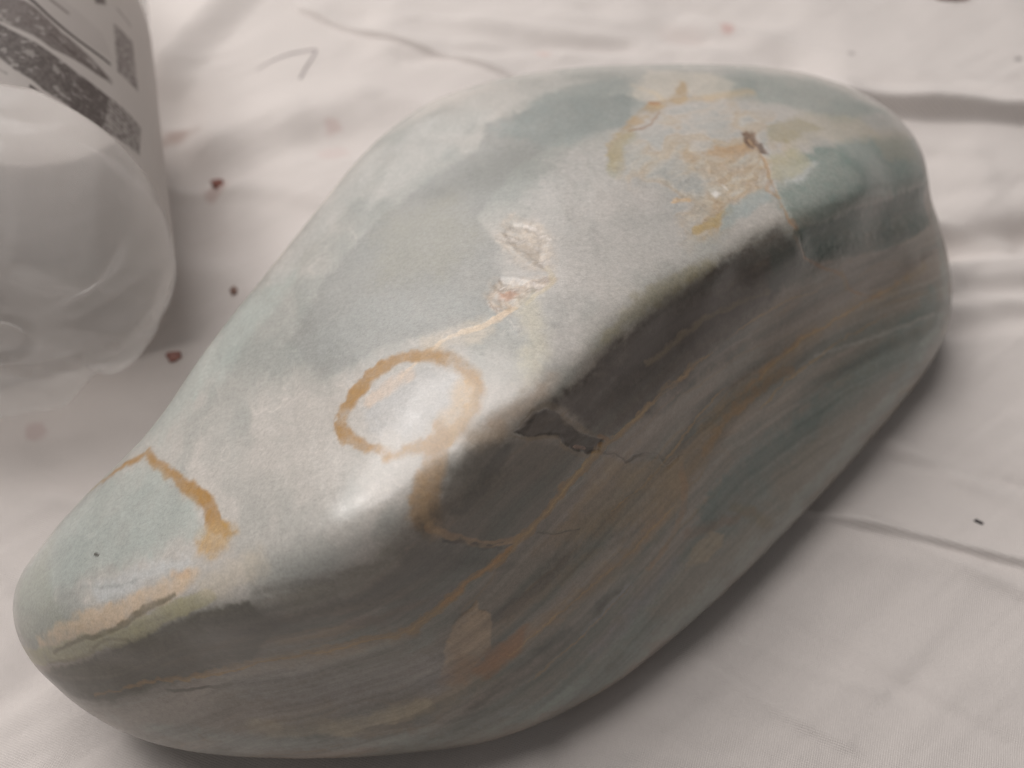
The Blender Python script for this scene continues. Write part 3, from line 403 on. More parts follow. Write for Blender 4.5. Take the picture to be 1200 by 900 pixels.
RELIEF=[
('P', [(0.4, 14.1), (1.4, 14.9), (3.3, 16.9), (5.2, 17.7), (7.0, 17.3), (8.8, 15.6), (11.3, 13.5), (15.6, 12.1), (15.0, 10.3), (12.9, 9.7), (10.6, 10.6), (8.4, 12.1), (7.7, 13.1), (5.3, 13.3), (2.9, 13.2), (2.0, 13.2)], 0.0, -0.25, 0.36, 0.03),
('P', [(-1.7, 49.5), (-0.2, 50.8), (2.2, 50.9), (4.6, 49.9), (6.6, 47.1), (5.2, 44.3), (6.2, 41.6), (3.4, 43.2), (0.8, 45.7)], 0.0, -0.25, 0.71, 0.06),
('P', [(-4.1, 36.8), (-1.8, 39.7), (1.9, 39.1), (5.0, 38.4), (3.8, 36.3), (0.2, 33.9), (-2.1, 35.0)], 0.0, -0.3, 0.71, 0.07),
('P', [(48.7, 74.2), (51.1, 74.4), (51.1, 71.3), (49.6, 69.3), (48.5, 70.5)], 0.0, -0.3, 0.71, 0.06),
('P', [(50.3, 71.4), (52.3, 70.7), (52.4, 68.1), (50.7, 68.7)], 0.0, -0.25, 0.54, 0.05),
('L', [(0.6, 34.5), (-4.2, 31.7), (-8.1, 30.0), (-11.9, 28.3)], 0.71, -0.06, 0.54, 0.03),
('L', [(49.7, 72.1), (51.1, 67.2), (51.6, 62.2), (52.3, 57.5), (53.8, 53.2), (56.1, 49.7), (57.8, 46.4)], 0.54, -0.08, 0.36, 0.03),
('L', [(15.0, 10.3), (18.2, 9.1), (20.4, 7.9), (22.7, 8.6), (26.6, 8.0), (28.7, 6.0), (30.9, 7.7)], 0.36, -0.1, 0.36, 0.03),
('P', [(-10.3, -3.8), (-7.3, -3.5), (-4.4, -4.3), (-0.1, -5.4), (-1.6, -7.6), (-8.2, -7.0), (-11.3, -5.6)], 0.0, -0.1, 0.54, 0.0),
('P', [(24.1, 61.5), (34.2, 65.2), (48.5, 71.3), (51.7, 61.0), (38.8, 50.0), (33.2, 49.8)], 0.0, -0.05, 1.79, 0.06),
('P', [(-26.7, 40.2), (-6.4, 44.4), (-1.2, 36.2), (-11.6, 29.3), (-26.9, 29.1)], 0.0, 0, 4.46, 0.035),
('P', [(-5.7, -14.5), (-5.4, -16.5), (-3.6, -17.2), (-3.2, -19.3), (-3.9, -22.4), (-3.5, -24.5), (-5.1, -26.1), (-7.3, -28.3), (-9.0, -29.4), (-12.5, -28.9), (-11.4, -23.5), (-10.0, -19.0), (-8.3, -16.6), (-6.8, -15.9)], 0.0, 0.12, 0.36, 0.03),
('L', [(60.8, 49.0), (72.7, 54.6), (85.4, 59.0), (99.4, 64.0)], 1.43, -0.9, 6.07, 0.0),
]
FOLDS=[
('step', [(65.9, -10.6), (87.2, -16.5), (113.9, -23.9), (136.3, -30.0)], 2.6, 3.6, 1.7),
('step', [(97.9, 133.7), (116.4, 131.1), (140.1, 128.6), (161.3, 127.8), (219.8, 126.1)], 8, 26, 3.6),
('bump', [(116.9, 74.3), (130.5, 75.6), (145.7, 77.6), (183.1, 80.4)], -8, 6, 0),
('bump', [(118.3, 65.8), (142.8, 68.4), (179.5, 71.0)], 2, 5, 0),
('bump', [(118.3, 57.0), (135.3, 59.5), (164.5, 62.6)], -4.5, 5, 0),
('bump', [(113.4, 42.6), (136.7, 49.1), (161.3, 53.9)], -3.6, 6, 0),
('bump', [(132.6, 101.1), (177.8, 99.2)], 3, 14, 0),
('step', [(-75.1, 188.0), (-52.7, 173.9), (-28.7, 163.2), (2.8, 148.1)], 2, 8, 1.3),
('step', [(-117.7, 149.4), (-110.5, 172.9), (-101.7, 194.3), (-92.2, 221.9)], 6, 16, 14),
('bump', [(-109.0, 141.4), (-98.1, 104.8), (-87.8, 69.7)], -5, 9, 0),
('bump', [(-98.0, 113.3), (-74.9, 125.3), (-46.2, 133.7)], 4, 13, 0),
('bump', [(-91.4, 105.6), (-68.3, 115.7), (-45.3, 123.7)], -2.5, 9, 0),
('bump', [(6.2, -58.7), (8.1, -62.7), (10.0, -69.1)], -1.4, 3, 0),
('bump', [(50.1, -32.0), (71.9, -43.4), (94.3, -59.3)], 0.8, 7, 0),
('bump', [(28.4, -47.1), (51.4, -59.3), (62.9, -70.7)], 0.7, 6, 0),
('bump', [(84.9, 18.9), (105.1, 15.0), (129.2, 5.2)], 1.2, 8, 0),
('bump', [(97.6, 28.1), (127.7, 20.2)], -1.0, 6, 0),
('bump', [(-107.1, -56.8), (-96.0, -47.1)], -0.8, 4, 0),
('bump', [(-88.4, -68.3), (-80.6, -59.3)], -0.8, 4, 0),
('bump', [(-36.0, 188.0), (11.8, 178.8), (58.3, 171.4), (78.4, 169.0)], -1.2, 4, 0),
('bump', [(110.0, 139.7), (165.9, 142.3), (193.8, 143.2)], -0.9, 3.5, 0),
('bump', [(-11.8, 178.8), (46.4, 168.0), (86.4, 164.2)], 1.0, 9, 0),
('bump', [(106.7, 20.2), (129.6, 8.3), (151.6, -2.4)], -0.6830797415766298, 3.7811641604447797, 0),
('bump', [(99.6, 11.5), (118.6, 1.5), (137.2, -6.9)], 0.5684240173659285, 3.6664530602207734, 0),
('bump', [(88.0, 3.2), (125.3, -5.7), (160.7, -14.8)], -0.7192763114532759, 1.7536754517447937, 0),
('bump', [(84.6, -4.7), (105.6, -13.6), (124.9, -24.4)], 0.6100119987660068, 3.3251774177579274, 0),
('bump', [(77.3, -12.3), (108.2, -29.0), (136.3, -44.8)], 0.8802515634490006, 1.9219578661715984, 0),
('bump', [(64.2, -19.7), (91.5, -23.8), (117.8, -29.1)], 0.7784349221338075, 3.652541392463914, 0),
('bump', [(56.9, -26.7), (80.5, -40.6), (102.5, -53.3)], 0.6713384861336094, 3.7700842500346603, 0),
('bump', [(51.9, -33.5), (78.9, -51.7), (104.0, -66.2)], -0.7342387286823291, 2.383336692416065, 0),
('bump', [(43.3, -40.1), (59.5, -47.1), (75.2, -53.2)], 0.5067266040924129, 1.7523053851485506, 0),
('bump', [(39.2, -46.4), (53.2, -55.9), (66.7, -63.6)], 0.8434028870084953, 1.6483008496861085, 0),
('bump', [(28.7, -52.4), (45.3, -58.0), (61.6, -62.9)], -0.5577926229323615, 3.007300233798399, 0),
('bump', [(23.3, -58.3), (40.8, -67.4), (57.2, -77.0)], -0.5203185294119864, 1.7847296912929886, 0),
('bump', [(17.4, -64.0), (36.1, -66.6), (54.5, -69.5)], 0.43590944505746054, 1.7018459793308902, 0),
('bump', [(63.4, 183.5), (116.4, 157.2), (164.4, 132.1)], 1.6698915207391454, 4.544771779891512, 0),
('bump', [(60.6, 160.2), (82.7, 146.6), (104.3, 136.4)], 1.2311915534309328, 5.8812450085765535, 0),
('bump', [(-60.6, 184.3), (0.6, 170.7), (59.0, 158.1)], -1.5883964658916767, 6.949823724626458, 0),
('bump', [(-45.0, 179.4), (0.7, 180.1), (46.6, 182.3)], 1.2662504296967079, 5.717125592152435, 0),
('bump', [(-36.3, 158.6), (13.6, 165.7), (64.2, 168.7)], -1.7633055803862574, 4.00448911273388, 0),
('bump', [(-17.0, 165.6), (17.0, 162.6), (50.4, 157.8)], 1.643840946224492, 4.056548991811393, 0),
('bump', [(48.7, 197.6), (97.5, 168.7), (142.1, 144.1)], -1.110016695410093, 3.890151371172764, 0),
('bump', [(51.2, 188.5), (80.4, 182.5), (109.3, 178.6)], -1.4007241332677451, 6.796596268825342, 0),
('bump', [(25.7, 189.4), (75.3, 164.5), (120.0, 138.0)], -1.6848982719212886, 4.80440873714089, 0),
('bump', [(127.3, 93.7), (143.0, 95.9), (172.0, 99.6)], -0.8271271319963195, 3.915162059527692, 0),
('bump', [(124.0, 79.0), (139.3, 81.0), (167.4, 84.5)], -1.4909820811664591, 2.6802193344716194, 0),
('bump', [(124.0, 65.1), (138.8, 67.1), (166.0, 70.3)], -1.4450062729080442, 2.690565609775197, 0),
('bump', [(115.6, 52.1), (129.9, 53.9), (156.3, 57.0)], 1.2147180962196704, 3.699944366085149, 0),
('bump', [(114.6, 39.8), (128.5, 41.5), (154.2, 44.4)], 1.0323190058456135, 3.1366645158756095, 0),
]
STAINS=[(-106.1, 124.5, 6.95, (150, 112, 98), 0.5), (-56.1, 124.5, 3.74, (200, 170, 165), 0.4), (-55.3, 112.5, 4.7, (212, 190, 186), 0.35), (10.6, 162.8, 2.87, (214, 178, 170), 0.45), (73.7, 175.3, 3.52, (200, 150, 142), 0.5), (58.3, 171.4, 8.75, (214, 196, 190), 0.25), (111.7, 157.2, 1.99, (130, 120, 118), 0.6), (166.4, 154.9, 1.41, (70, 64, 64), 0.8), (-87.8, 98.8, 5.58, (170, 130, 120), 0.4), (-116.6, 11.3, 3.33, (190, 160, 158), 0.4)]
CRUMBS=[
('crumb', -88.0, 100.0, 1.78, 2.63, 0.89, 0.3, (132, 84, 74), 'dark red crumb on the sheet in the shade beside the bottle', 'crumb'),
('crumb', -74.9, 55.1, 1.04, 1.33, 0.52, 0.2, (130, 104, 94), 'tiny brown crumb on the sheet close to the edge of the stone', 'crumb'),
('crumb', -86.2, 32.5, 2.19, 1.52, 0.76, -0.3, (150, 108, 100), 'elongated reddish crumb between bottle base and stone', 'crumb'),
('crumb', 155.7, 193.2, 6.06, 2.78, 1.39, 0.0, (140, 84, 74), 'largest red-brown crumb on the sheet behind the stone', 'crumb'),
('lint_speck', 106.5, -13.9, 1.17, 0.56, 0.23, -0.35, (52, 48, 50), 'dark speck of lint on the raised pleat of the sheet', 'lint'),
]
PEN=[(-84.8, 153.9), (-80.3, 158.6), (-74.6, 162.3), (-69.6, 163.7), (-66.2, 164.2), (-66.8, 159.5), (-68.4, 153.9), (-69.4, 148.5)]
BOTTLE=(-114.9, 31.5, 37.3, 0.279)
SKEW=-10.0
LABEL0=-0.126
PRINT=[
('P', [(-45.5, 45.2), (-34.6, 41.2), (-22.2, 38.3), (-18.8, 30.6), (-34.7, 27.0), (-39.0, 33.7), (-45.5, 40.8)], 0, (190, 184, 182), 0.3, 0.6, 0),
('P', [(-48.7, 33.6), (-40.4, 32.9), (-32.8, 26.8), (-20.0, 21.9), (-22.9, 19.5), (-34.7, 18.2), (-45.0, 22.5), (-48.4, 25.4)], 0, (112, 102, 100), 0.85, 0.5, 1),
('P', [(-48.4, 24.1), (-45.0, 21.5), (-39.6, 18.0), (-29.2, 14.4), (-21.3, 14.0), (-23.7, -1.1), (-36.5, 1.4), (-41.8, 5.4), (-44.7, 8.8), (-48.0, 11.2)], 0, (98, 90, 88), 0.9, 0.4, 1),
('P', [(-28.9, 13.8), (-20.9, 14.3), (-11.3, 16.2), (-12.7, 4.1), (-25.8, -1.8), (-31.3, -0.1)], 0, (112, 104, 102), 0.85, 0.4, 2),
('L', [(-49.1, 46.6), (-39.0, 33.7), (-30.0, 27.8), (-20.7, 28.0)], 1.0, (58, 48, 46), 0.95, 0.25, 0),
('L', [(-47.9, 7.5), (-44.6, 4.6), (-39.8, 1.4), (-34.8, -1.7), (-27.8, -4.5), (-20.7, -4.9), (-15.0, -2.7)], 0.9, (84, 76, 74), 0.9, 0.3, 3),
('L', [(-39.1, -0.7), (-37.2, -1.8)], 1.6, (84, 76, 74), 0.8, 0.4, 0),
('L', [(-36.2, -2.5), (-34.5, -3.5)], 1.6, (84, 76, 74), 0.8, 0.4, 0),
('L', [(-33.1, -3.8), (-31.4, -4.5)], 1.5, (84, 76, 74), 0.8, 0.4, 0),
('P', [(-18.4, 48.1), (-11.6, 50.5), (-11.0, 30.7), (-18.2, 28.0)], 0, (118, 108, 107), 0.85, 0.4, 2),
('P', [(-24.3, 57.9), (-20.8, 59.2), (-20.5, 53.3), (-23.6, 49.6)], 0, (110, 100, 98), 0.85, 0.5, 0),
('L', [(-16.5, 57.2), (-12.1, 57.4)], 0.8, (140, 130, 128), 0.8, 0.4, 0),
('L', [(-34.6, 37.6), (-31.2, 36.2)], 1.2, (130, 120, 118), 0.7, 0.5, 0),
('L', [(-34.7, 23.5), (-29.1, 20.7), (-20.6, 20.5)], 0.8, (105, 96, 94), 0.7, 0.4, 0),
]

# ------------------------------------------------------------------ bed sheet
def sheet_height(X, Y):
    H = 0.5 * fbm(X / 60, Y / 60, 3, 3) + 0.16 * fbm(X / 14, Y / 14, 9, 3)
    rx = X * 0.8 + Y * 0.6; ry = -X * 0.6 + Y * 0.8
    H = H + 0.22 * fbm(rx / 45, ry / 7, 21, 3)
    wr = fbm((X * 0.5 + Y * 0.87) / 34, (X * 0.87 - Y * 0.5) / 90, 41, 1)
    H = H + 2.2 * np.exp(-(wr / 0.42) ** 2) * sstep(-0.2, 0.5, fbm(X / 90, Y / 90, 47, 1))
    wr = fbm((X * 0.95 - Y * 0.3) / 80, (X * 0.3 + Y * 0.95) / 26, 43, 1)
    H = H + 1.6 * np.exp(-(wr / 0.42) ** 2) * sstep(-0.2, 0.5, fbm(X / 90, Y / 90, 49, 1))
    for kind, pts, h, w1, w2 in FOLDS:
        q = smooth_line(pts, n=4)
        pad = 4.5 * w1 + 14
        m = (X > q[:, 0].min() - pad) & (X < q[:, 0].max() + pad) & (Y > q[:, 1].min() - pad) & (Y < q[:, 1].max() + pad)
        if not m.any(): continue
        d, _, arc, side, L = dist_line(X[m], Y[m], q)
        s = d * side
        end = sstep(-12, 10, arc) * sstep(-12, 10, L - arc)
        wob = 1 + (0.06 if kind == 'step' else 0.2) * fbm(arc / 18, s * 0, 31, 2)
        if kind == 'step':
            prof = np.where(s < 0, np.exp(-np.abs(s) / w1), 1 - sstep(0, w2, s))
        else:
            prof = np.exp(-(s / w1) ** 2)
        H[m] += h * prof * end * wob
    # pressed flat under the weight of stone and bottle
    a = math.radians(26)
    u = ((X - 4) * math.cos(a) + (Y - 4) * math.sin(a)) / 92; v = (-(X - 4) * math.sin(a) + (Y - 4) * math.cos(a)) / 54
    H = H * sstep(0.75, 1.15, np.sqrt(u * u + v * v))
    bx, by = X - BOTTLE[0], Y - BOTTLE[1]
    sx = bx * math.cos(BOTTLE[3]) + by * math.sin(BOTTLE[3]); sy = -bx * math.sin(BOTTLE[3]) + by * math.cos(BOTTLE[3])
    flat = sstep(10, 30, np.abs(sx)) + sstep(-30, -45, sy)
    return H * np.clip(flat, 0, 1) + 0.0

def cotton():
    m, nt, b, out = new_material('white_cotton')
    at_ = node(nt, 'ShaderNodeVertexColor', layer_name='tone')
    tc = node(nt, 'ShaderNodeTexCoord')
    mp = node(nt, 'ShaderNodeMapping'); mp.inputs['Rotation'].default_value = (0, 0, 0.35)
    nt.links.new(tc.outputs['Object'], mp.inputs['Vector'])
    w1 = node(nt, 'ShaderNodeTexWave', i_Scale=700.0, i_Distortion=1.2, i_Detail=1.0)
    w2 = node(nt, 'ShaderNodeTexWave', bands_direction='Y', i_Scale=700.0, i_Distortion=1.2, i_Detail=1.0)
    nz = node(nt, 'ShaderNodeTexNoise', i_Scale=900.0, i_Detail=4.0)
    for w in (w1, w2, nz): nt.links.new(mp.outputs[0], w.inputs['Vector'])
    mx = node(nt, 'ShaderNodeMath', operation='ADD'); nt.links.new(w1.outputs['Fac'], mx.inputs[0]); nt.links.new(w2.outputs['Fac'], mx.inputs[1])
    m2 = node(nt, 'ShaderNodeMath', operation='ADD'); nt.links.new(mx.outputs[0], m2.inputs[0]); nt.links.new(nz.outputs['Fac'], m2.inputs[1])
    bp = node(nt, 'ShaderNodeBump', i_Strength=0.7, i_Distance=0.00016)
    nt.links.new(m2.outputs[0], bp.inputs['Height']); nt.links.new(bp.outputs[0], b.inputs['Normal'])
    mr = node(nt, 'ShaderNodeMapRange'); mr.inputs['From Min'].default_value = 0.5; mr.inputs['From Max'].default_value = 2.5
    mr.inputs['To Min'].default_value = 0.93; mr.inputs['To Max'].default_value = 1.04
    nt.links.new(m2.outputs[0], mr.inputs['Value'])
    mul = node(nt, 'ShaderNodeVectorMath', operation='SCALE')
    nt.links.new(at_.outputs['Color'], mul.inputs[0]); nt.links.new(mr.outputs[0], mul.inputs['Scale'])
    nt.links.new(mul.outputs[0], b.inputs['Base Color'])
    b.inputs['Roughness'].default_value = 0.9
    b.inputs['Specular IOR Level'].default_value = 0.15
    b.inputs['Sheen Weight'].default_value = 0.15
    return m

def spaced(lo, a, b, hi, step, n):
    return np.concatenate([np.linspace(lo, a, n, endpoint=False), np.arange(a, b, step), np.linspace(b, hi, n)])
gx = spaced(-460, -200, 200, 460, 0.62, 50); gy = spaced(-330, -85, 235, 620, 0.62, 50)
X, Y = np.meshgrid(gx, gy, indexing='ij')
Z = sheet_height(X, Y)
tone = np.tile(lin((222, 215, 211)), (X.size, 1)).reshape(X.shape + (3,))
tone *= (1 + 0.025 * fbm(X / 40, Y / 40, 55, 3))[..., None]
for x, y, r, c, op in STAINS:
    d = np.hypot(X - x, Y - y) + 0.35 * r * fbm(X / r, Y / r, 77, 2)
    a = (op * (1 - sstep(0.35 * r, r, d)))[..., None]
    tone = tone * (1 - a) + lin(c) * a
sheet = mesh_object('bed_sheet', np.stack([X, Y, Z], -1).reshape(-1, 3) * MM, grid_quads(len(gx), len(gy))[:, ::-1], cotton(), colours=tone.reshape(-1, 3))
tag(sheet, 'crumpled white cotton bed sheet under the stone and the bottle', 'bed sheet', kind='structure')

# ------------------------------------------------------------------ polished stone
def stone_mesh(n):
    ctr = np.array([4., 4., 33.]); ang = math.radians(26); semi = np.array([112., 70., 36.])
    R = np.array([[math.cos(ang), math.sin(ang), 0], [-math.sin(ang), math.cos(ang), 0], [0, 0, 1]])
    q = ((np.array(CONTROL) - ctr) @ R.T) / semi
    r = np.linalg.norm(q, axis=1); u = q / r[:, None]; k = len(u)
    M = np.zeros((k + 4, k + 4))
    M[:k, :k] = np.linalg.norm(u[:, None] - u[None], axis=-1) ** 3 + 1e-4 * np.eye(k)
    M[:k, k] = 1; M[:k, k + 1:] = u; M[k:, :k] = M[:k, k:].T
    rhs = np.zeros(k + 4); rhs[:k] = np.log(r)
    w = np.linalg.solve(M, rhs)
    # cube sphere with welded edges
    a = np.tan(np.linspace(-1, 1, n + 1) * math.pi / 4)
    i, j = np.meshgrid(np.arange(n + 1), np.arange(n + 1), indexing='ij')
    full = np.full(i.shape, n); zero = np.zeros(i.shape, int)
    keys = []
    for f in ((full, i, j), (zero, j, i), (j, full, i), (i, zero, j), (i, j, full), (j, i, zero)):
        keys.append((f[0] * (n + 1) + f[1]) * (n + 1) + f[2])
    keys = np.array(keys)
    uniq, inv = np.unique(keys.ravel(), return_inverse=True)
    inv = inv.reshape(keys.shape)
    c = np.stack([uniq // (n + 1) ** 2, uniq // (n + 1) % (n + 1), uniq % (n + 1)], 1)
    S = a[c]; S /= np.linalg.norm(S, axis=1)[:, None]
    S = S + 0.55 * np.array([0.05, -0.5, 0.86]); S /= np.linalg.norm(S, axis=1)[:, None]     # finer on the upper and front faces
    Q = np.stack([inv[:, :-1, :-1], inv[:, 1:, :-1], inv[:, 1:, 1:], inv[:, :-1, 1:]], -1).reshape(-1, 4)
    out = np.empty(len(S))
    for s in range(0, len(S), 40000):
        T = S[s:s + 40000]; d = np.sqrt(np.maximum(0, 2 - 2 * T @ u.T))
        out[s:s + 40000] = (d ** 3) @ w[:k] + w[k] + T @ w[k + 1:]
    V = ctr + (S * np.exp(out)[:, None] * semi) @ R
    return V, Q

def vertex_normals(V, Q):
    fn = np.cross(V[Q[:, 2]] - V[Q[:, 0]], V[Q[:, 3]] - V[Q[:, 1]])
    N = np.zeros_like(V)
    for k in range(4):
        for c in range(3):
            N[:, c] += np.bincount(Q[:, k], fn[:, c], len(V))
    return N / np.linalg.norm(N, axis=1)[:, None]

SV, SQ = stone_mesh(400)
SN = vertex_normals(SV, SQ)
U = SV[:, 0].copy(); W = 0.8 * SV[:, 1] + 0.6 * SV[:, 2]
cw = (fbm(U / 9, W / 9, 101, 3), fbm(U / 9, W / 9, 151, 3))
fw = (fbm(U / 1.6, W / 1.6, 201, 3), fbm(U / 1.6, W / 1.6, 251, 3))
# coordinates that follow the layering of the mineral
rl = smooth_line(RIDGE, n=4)
rd, _, ra, rs, _ = dist_line(U, W, rl)
sgn = rd * rs                                    # positive on the steep side
streak = fbm(ra / 60 + 0.15 * cw[0], (sgn + 0.5 * cw[1]) / 3.0, 301, 4)
streak2 = fbm(ra / 40, (sgn + 1.5 * cw[1]) / 6.0, 341, 3)
milk = fbm(U / 16 + 0.4 * cw[1], W / 16, 401, 4)
grain = fbm(U / 0.8, W / 0.8, 441, 3)
milk2 = fbm(U / 5 + 0.6 * cw[0], W / 5 + 0.6 * cw[1], 421, 4)
sand = fbm(U / 3.2, W / 3.2, 471, 4)

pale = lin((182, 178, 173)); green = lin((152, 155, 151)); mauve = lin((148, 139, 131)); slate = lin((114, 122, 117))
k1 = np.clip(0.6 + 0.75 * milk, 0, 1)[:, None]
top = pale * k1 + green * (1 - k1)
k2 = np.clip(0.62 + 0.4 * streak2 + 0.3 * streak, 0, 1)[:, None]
side = mauve * k2 + slate * (1 - k2)  # steep side: mineral colour with part of its shade put into the tone
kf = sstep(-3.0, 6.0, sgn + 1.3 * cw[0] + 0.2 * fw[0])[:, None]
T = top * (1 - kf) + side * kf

veil = (np.clip(0.5 * milk2 + 0.35 * milk, 0, 1) * 0.08 * (1 - kf[:, 0]))[:, None]
T = T * (1 - veil) + lin((196, 190, 185)) * veil
web = np.clip(1 - np.abs(fbm(U / 15 + 0.5 * cw[0], W / 15 + 0.5 * cw[1], 901, 4)), 0, 1) ** 22 * np.clip(0.3 + 0.9 * milk2, 0, 1)
web2 = np.clip(1 - np.abs(fbm(U / 8, W / 8 + 0.3 * cw[0], 931, 4)), 0, 1) ** 26 * np.clip(milk, 0, 1)
f = ((0.45 * web + 0.35 * web2) * (1 - kf[:, 0]))[:, None]
T = T * (1 - f) + lin((208, 202, 196)) * f
lay = np.clip(1 - np.abs(fbm(ra / 110, (sgn + 1.2 * cw[1]) / 7.0, 951, 3)), 0, 1) ** 16 * np.clip(0.4 + 0.8 * milk, 0, 1)
f = (0.5 * lay * kf[:, 0])[:, None]
T = T * (1 - f) + lin((150, 126, 94)) * f
lay = np.clip(1 - np.abs(fbm(ra / 120 + 9, (sgn + 1.0 * cw[0]) / 6.0, 971, 3)), 0, 1) ** 14 * np.clip(0.4 - 0.8 * milk, 0, 1)
f = (0.45 * lay * kf[:, 0])[:, None]
T = T * (1 - f) + lin((146, 156, 152)) * f
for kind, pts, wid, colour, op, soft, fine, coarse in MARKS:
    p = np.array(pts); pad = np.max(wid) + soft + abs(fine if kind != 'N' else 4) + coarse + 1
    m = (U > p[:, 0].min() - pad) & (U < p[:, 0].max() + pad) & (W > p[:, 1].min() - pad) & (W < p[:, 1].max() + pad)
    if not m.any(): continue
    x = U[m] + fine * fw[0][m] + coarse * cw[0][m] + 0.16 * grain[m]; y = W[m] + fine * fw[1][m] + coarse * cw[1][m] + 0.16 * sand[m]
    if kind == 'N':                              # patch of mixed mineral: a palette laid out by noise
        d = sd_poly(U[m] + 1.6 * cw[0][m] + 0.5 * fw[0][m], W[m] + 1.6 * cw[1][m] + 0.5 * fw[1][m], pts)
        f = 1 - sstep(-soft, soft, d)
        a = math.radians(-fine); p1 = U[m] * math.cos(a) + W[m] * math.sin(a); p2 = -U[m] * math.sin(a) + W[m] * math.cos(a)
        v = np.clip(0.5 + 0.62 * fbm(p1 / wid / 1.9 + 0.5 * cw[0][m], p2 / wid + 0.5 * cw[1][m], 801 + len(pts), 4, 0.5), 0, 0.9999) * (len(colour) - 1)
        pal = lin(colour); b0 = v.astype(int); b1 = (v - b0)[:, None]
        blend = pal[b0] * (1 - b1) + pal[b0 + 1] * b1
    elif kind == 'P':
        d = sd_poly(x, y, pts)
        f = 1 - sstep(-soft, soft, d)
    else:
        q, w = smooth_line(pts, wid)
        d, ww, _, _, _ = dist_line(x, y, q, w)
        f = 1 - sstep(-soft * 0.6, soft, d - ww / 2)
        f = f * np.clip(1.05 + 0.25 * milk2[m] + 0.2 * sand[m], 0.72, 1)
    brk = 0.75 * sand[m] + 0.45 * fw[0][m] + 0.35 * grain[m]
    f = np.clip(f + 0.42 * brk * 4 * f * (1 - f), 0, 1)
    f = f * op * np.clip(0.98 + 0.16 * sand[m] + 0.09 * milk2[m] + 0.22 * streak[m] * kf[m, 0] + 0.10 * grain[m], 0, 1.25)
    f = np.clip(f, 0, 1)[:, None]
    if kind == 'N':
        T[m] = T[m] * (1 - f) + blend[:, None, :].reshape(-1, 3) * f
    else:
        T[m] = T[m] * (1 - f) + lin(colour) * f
streak3 = fbm(ra / 70, (sgn + 0.4 * cw[1]) / 0.9, 361, 3)
T *= (1 + (0.13 * streak + 0.12 * streak3) * kf[:, 0] + 0.015 * sand + 0.02 * grain + 0.03 * milk + 0.01 * milk2)[:, None]
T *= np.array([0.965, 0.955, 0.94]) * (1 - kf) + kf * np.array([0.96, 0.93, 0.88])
T = np.clip(T, 0.01, 0.9)

D = 0.07 * fbm(U / 7, W / 7, 511, 3) + 0.005 * fbm(U / 1.1, W / 1.1, 541, 3)
for kind, pts, wid, depth, soft, rough in RELIEF:
    p = np.array(pts); pad = wid + soft + 3
    m = (U > p[:, 0].min() - pad) & (U < p[:, 0].max() + pad) & (W > p[:, 1].min() - pad) & (W < p[:, 1].max() + pad) & (SN[:, 2] * 0.8 - SN[:, 1] * 0.6 > 0)
    x = U[m] + 0.25 * fw[0][m]; y = W[m] + 0.25 * fw[1][m]
    if kind == 'P':
        f = 1 - sstep(-soft, soft, sd_poly(x, y, pts))
    else:
        d = dist_line(x, y, smooth_line(pts))[0]; f = 1 - sstep(wid * 0.2, wid * 0.5 + soft, d)
    D[m] += f * (depth + rough * (0.3 * sand[m] + 0.7 * fw[0][m] + 0.7 * grain[m]))
SV = SV + SN * D[:, None]

def stone_material():
    m, nt, b, out = new_material('polished_banded_stone')
    vc = node(nt, 'ShaderNodeVertexColor', layer_name='tone')
    tc = node(nt, 'ShaderNodeTexCoord')
    n1 = node(nt, 'ShaderNodeTexNoise', i_Scale=2600.0, i_Detail=4.0, i_Roughness=0.65)
    n2 = node(nt, 'ShaderNodeTexNoise', i_Scale=1100.0, i_Detail=5.0, i_Roughness=0.6)
    n3 = node(nt, 'ShaderNodeTexNoise', i_Scale=70.0, i_Detail=3.0)
    for n in (n1, n2, n3): nt.links.new(tc.outputs['Object'], n.inputs['Vector'])
    ad = node(nt, 'ShaderNodeMath', operation='ADD'); nt.links.new(n1.outputs['Fac'], ad.inputs[0]); nt.links.new(n2.outputs['Fac'], ad.inputs[1])
    mr = node(nt, 'ShaderNodeMapRange'); mr.inputs['From Min'].default_value = 0.6; mr.inputs['From Max'].default_value = 1.4
    mr.inputs['To Min'].default_value = 0.80; mr.inputs['To Max'].default_value = 1.18
    nt.links.new(ad.outputs[0], mr.inputs['Value'])
    sc = node(nt, 'ShaderNodeVectorMath', operation='SCALE')
    nt.links.new(vc.outputs['Color'], sc.inputs[0]); nt.links.new(mr.outputs[0], sc.inputs['Scale'])
    nt.links.new(sc.outputs[0], b.inputs['Base Color'])
    rr = node(nt, 'ShaderNodeMapRange'); rr.inputs['From Min'].default_value = 0.3; rr.inputs['From Max'].default_value = 0.7
    rr.inputs['To Min'].default_value = 0.38; rr.inputs['To Max'].default_value = 0.5
    nt.links.new(n3.outputs['Fac'], rr.inputs['Value']); nt.links.new(rr.outputs[0], b.inputs['Roughness'])
    bp = node(nt, 'ShaderNodeBump', i_Strength=0.27, i_Distance=0.00006)
    nt.links.new(ad.outputs[0], bp.inputs['Height']); nt.links.new(bp.outputs[0], b.inputs['Normal'])
    b.inputs['IOR'].default_value = 1.52
    b.inputs['Subsurface Weight'].default_value = 0.4
    b.inputs['Subsurface Radius'].default_value = (1.0, 0.95, 0.85)
    b.inputs['Subsurface Scale'].default_value = 0.003
    b.inputs['Coat Weight'].default_value = 0.6
    cr = node(nt, 'ShaderNodeMapRange'); cr.inputs['From Min'].default_value = 0.35; cr.inputs['From Max'].default_value = 0.65
    cr.inputs['To Min'].default_value = 0.11; cr.inputs['To Max'].default_value = 0.25
    nt.links.new(n2.outputs['Fac'], cr.inputs['Value']); nt.links.new(cr.outputs[0], b.inputs['Coat Roughness'])
    nt.links.new(bp.outputs[0], b.inputs['Coat Normal'])
    return m
SV[:, 2] += 0.0
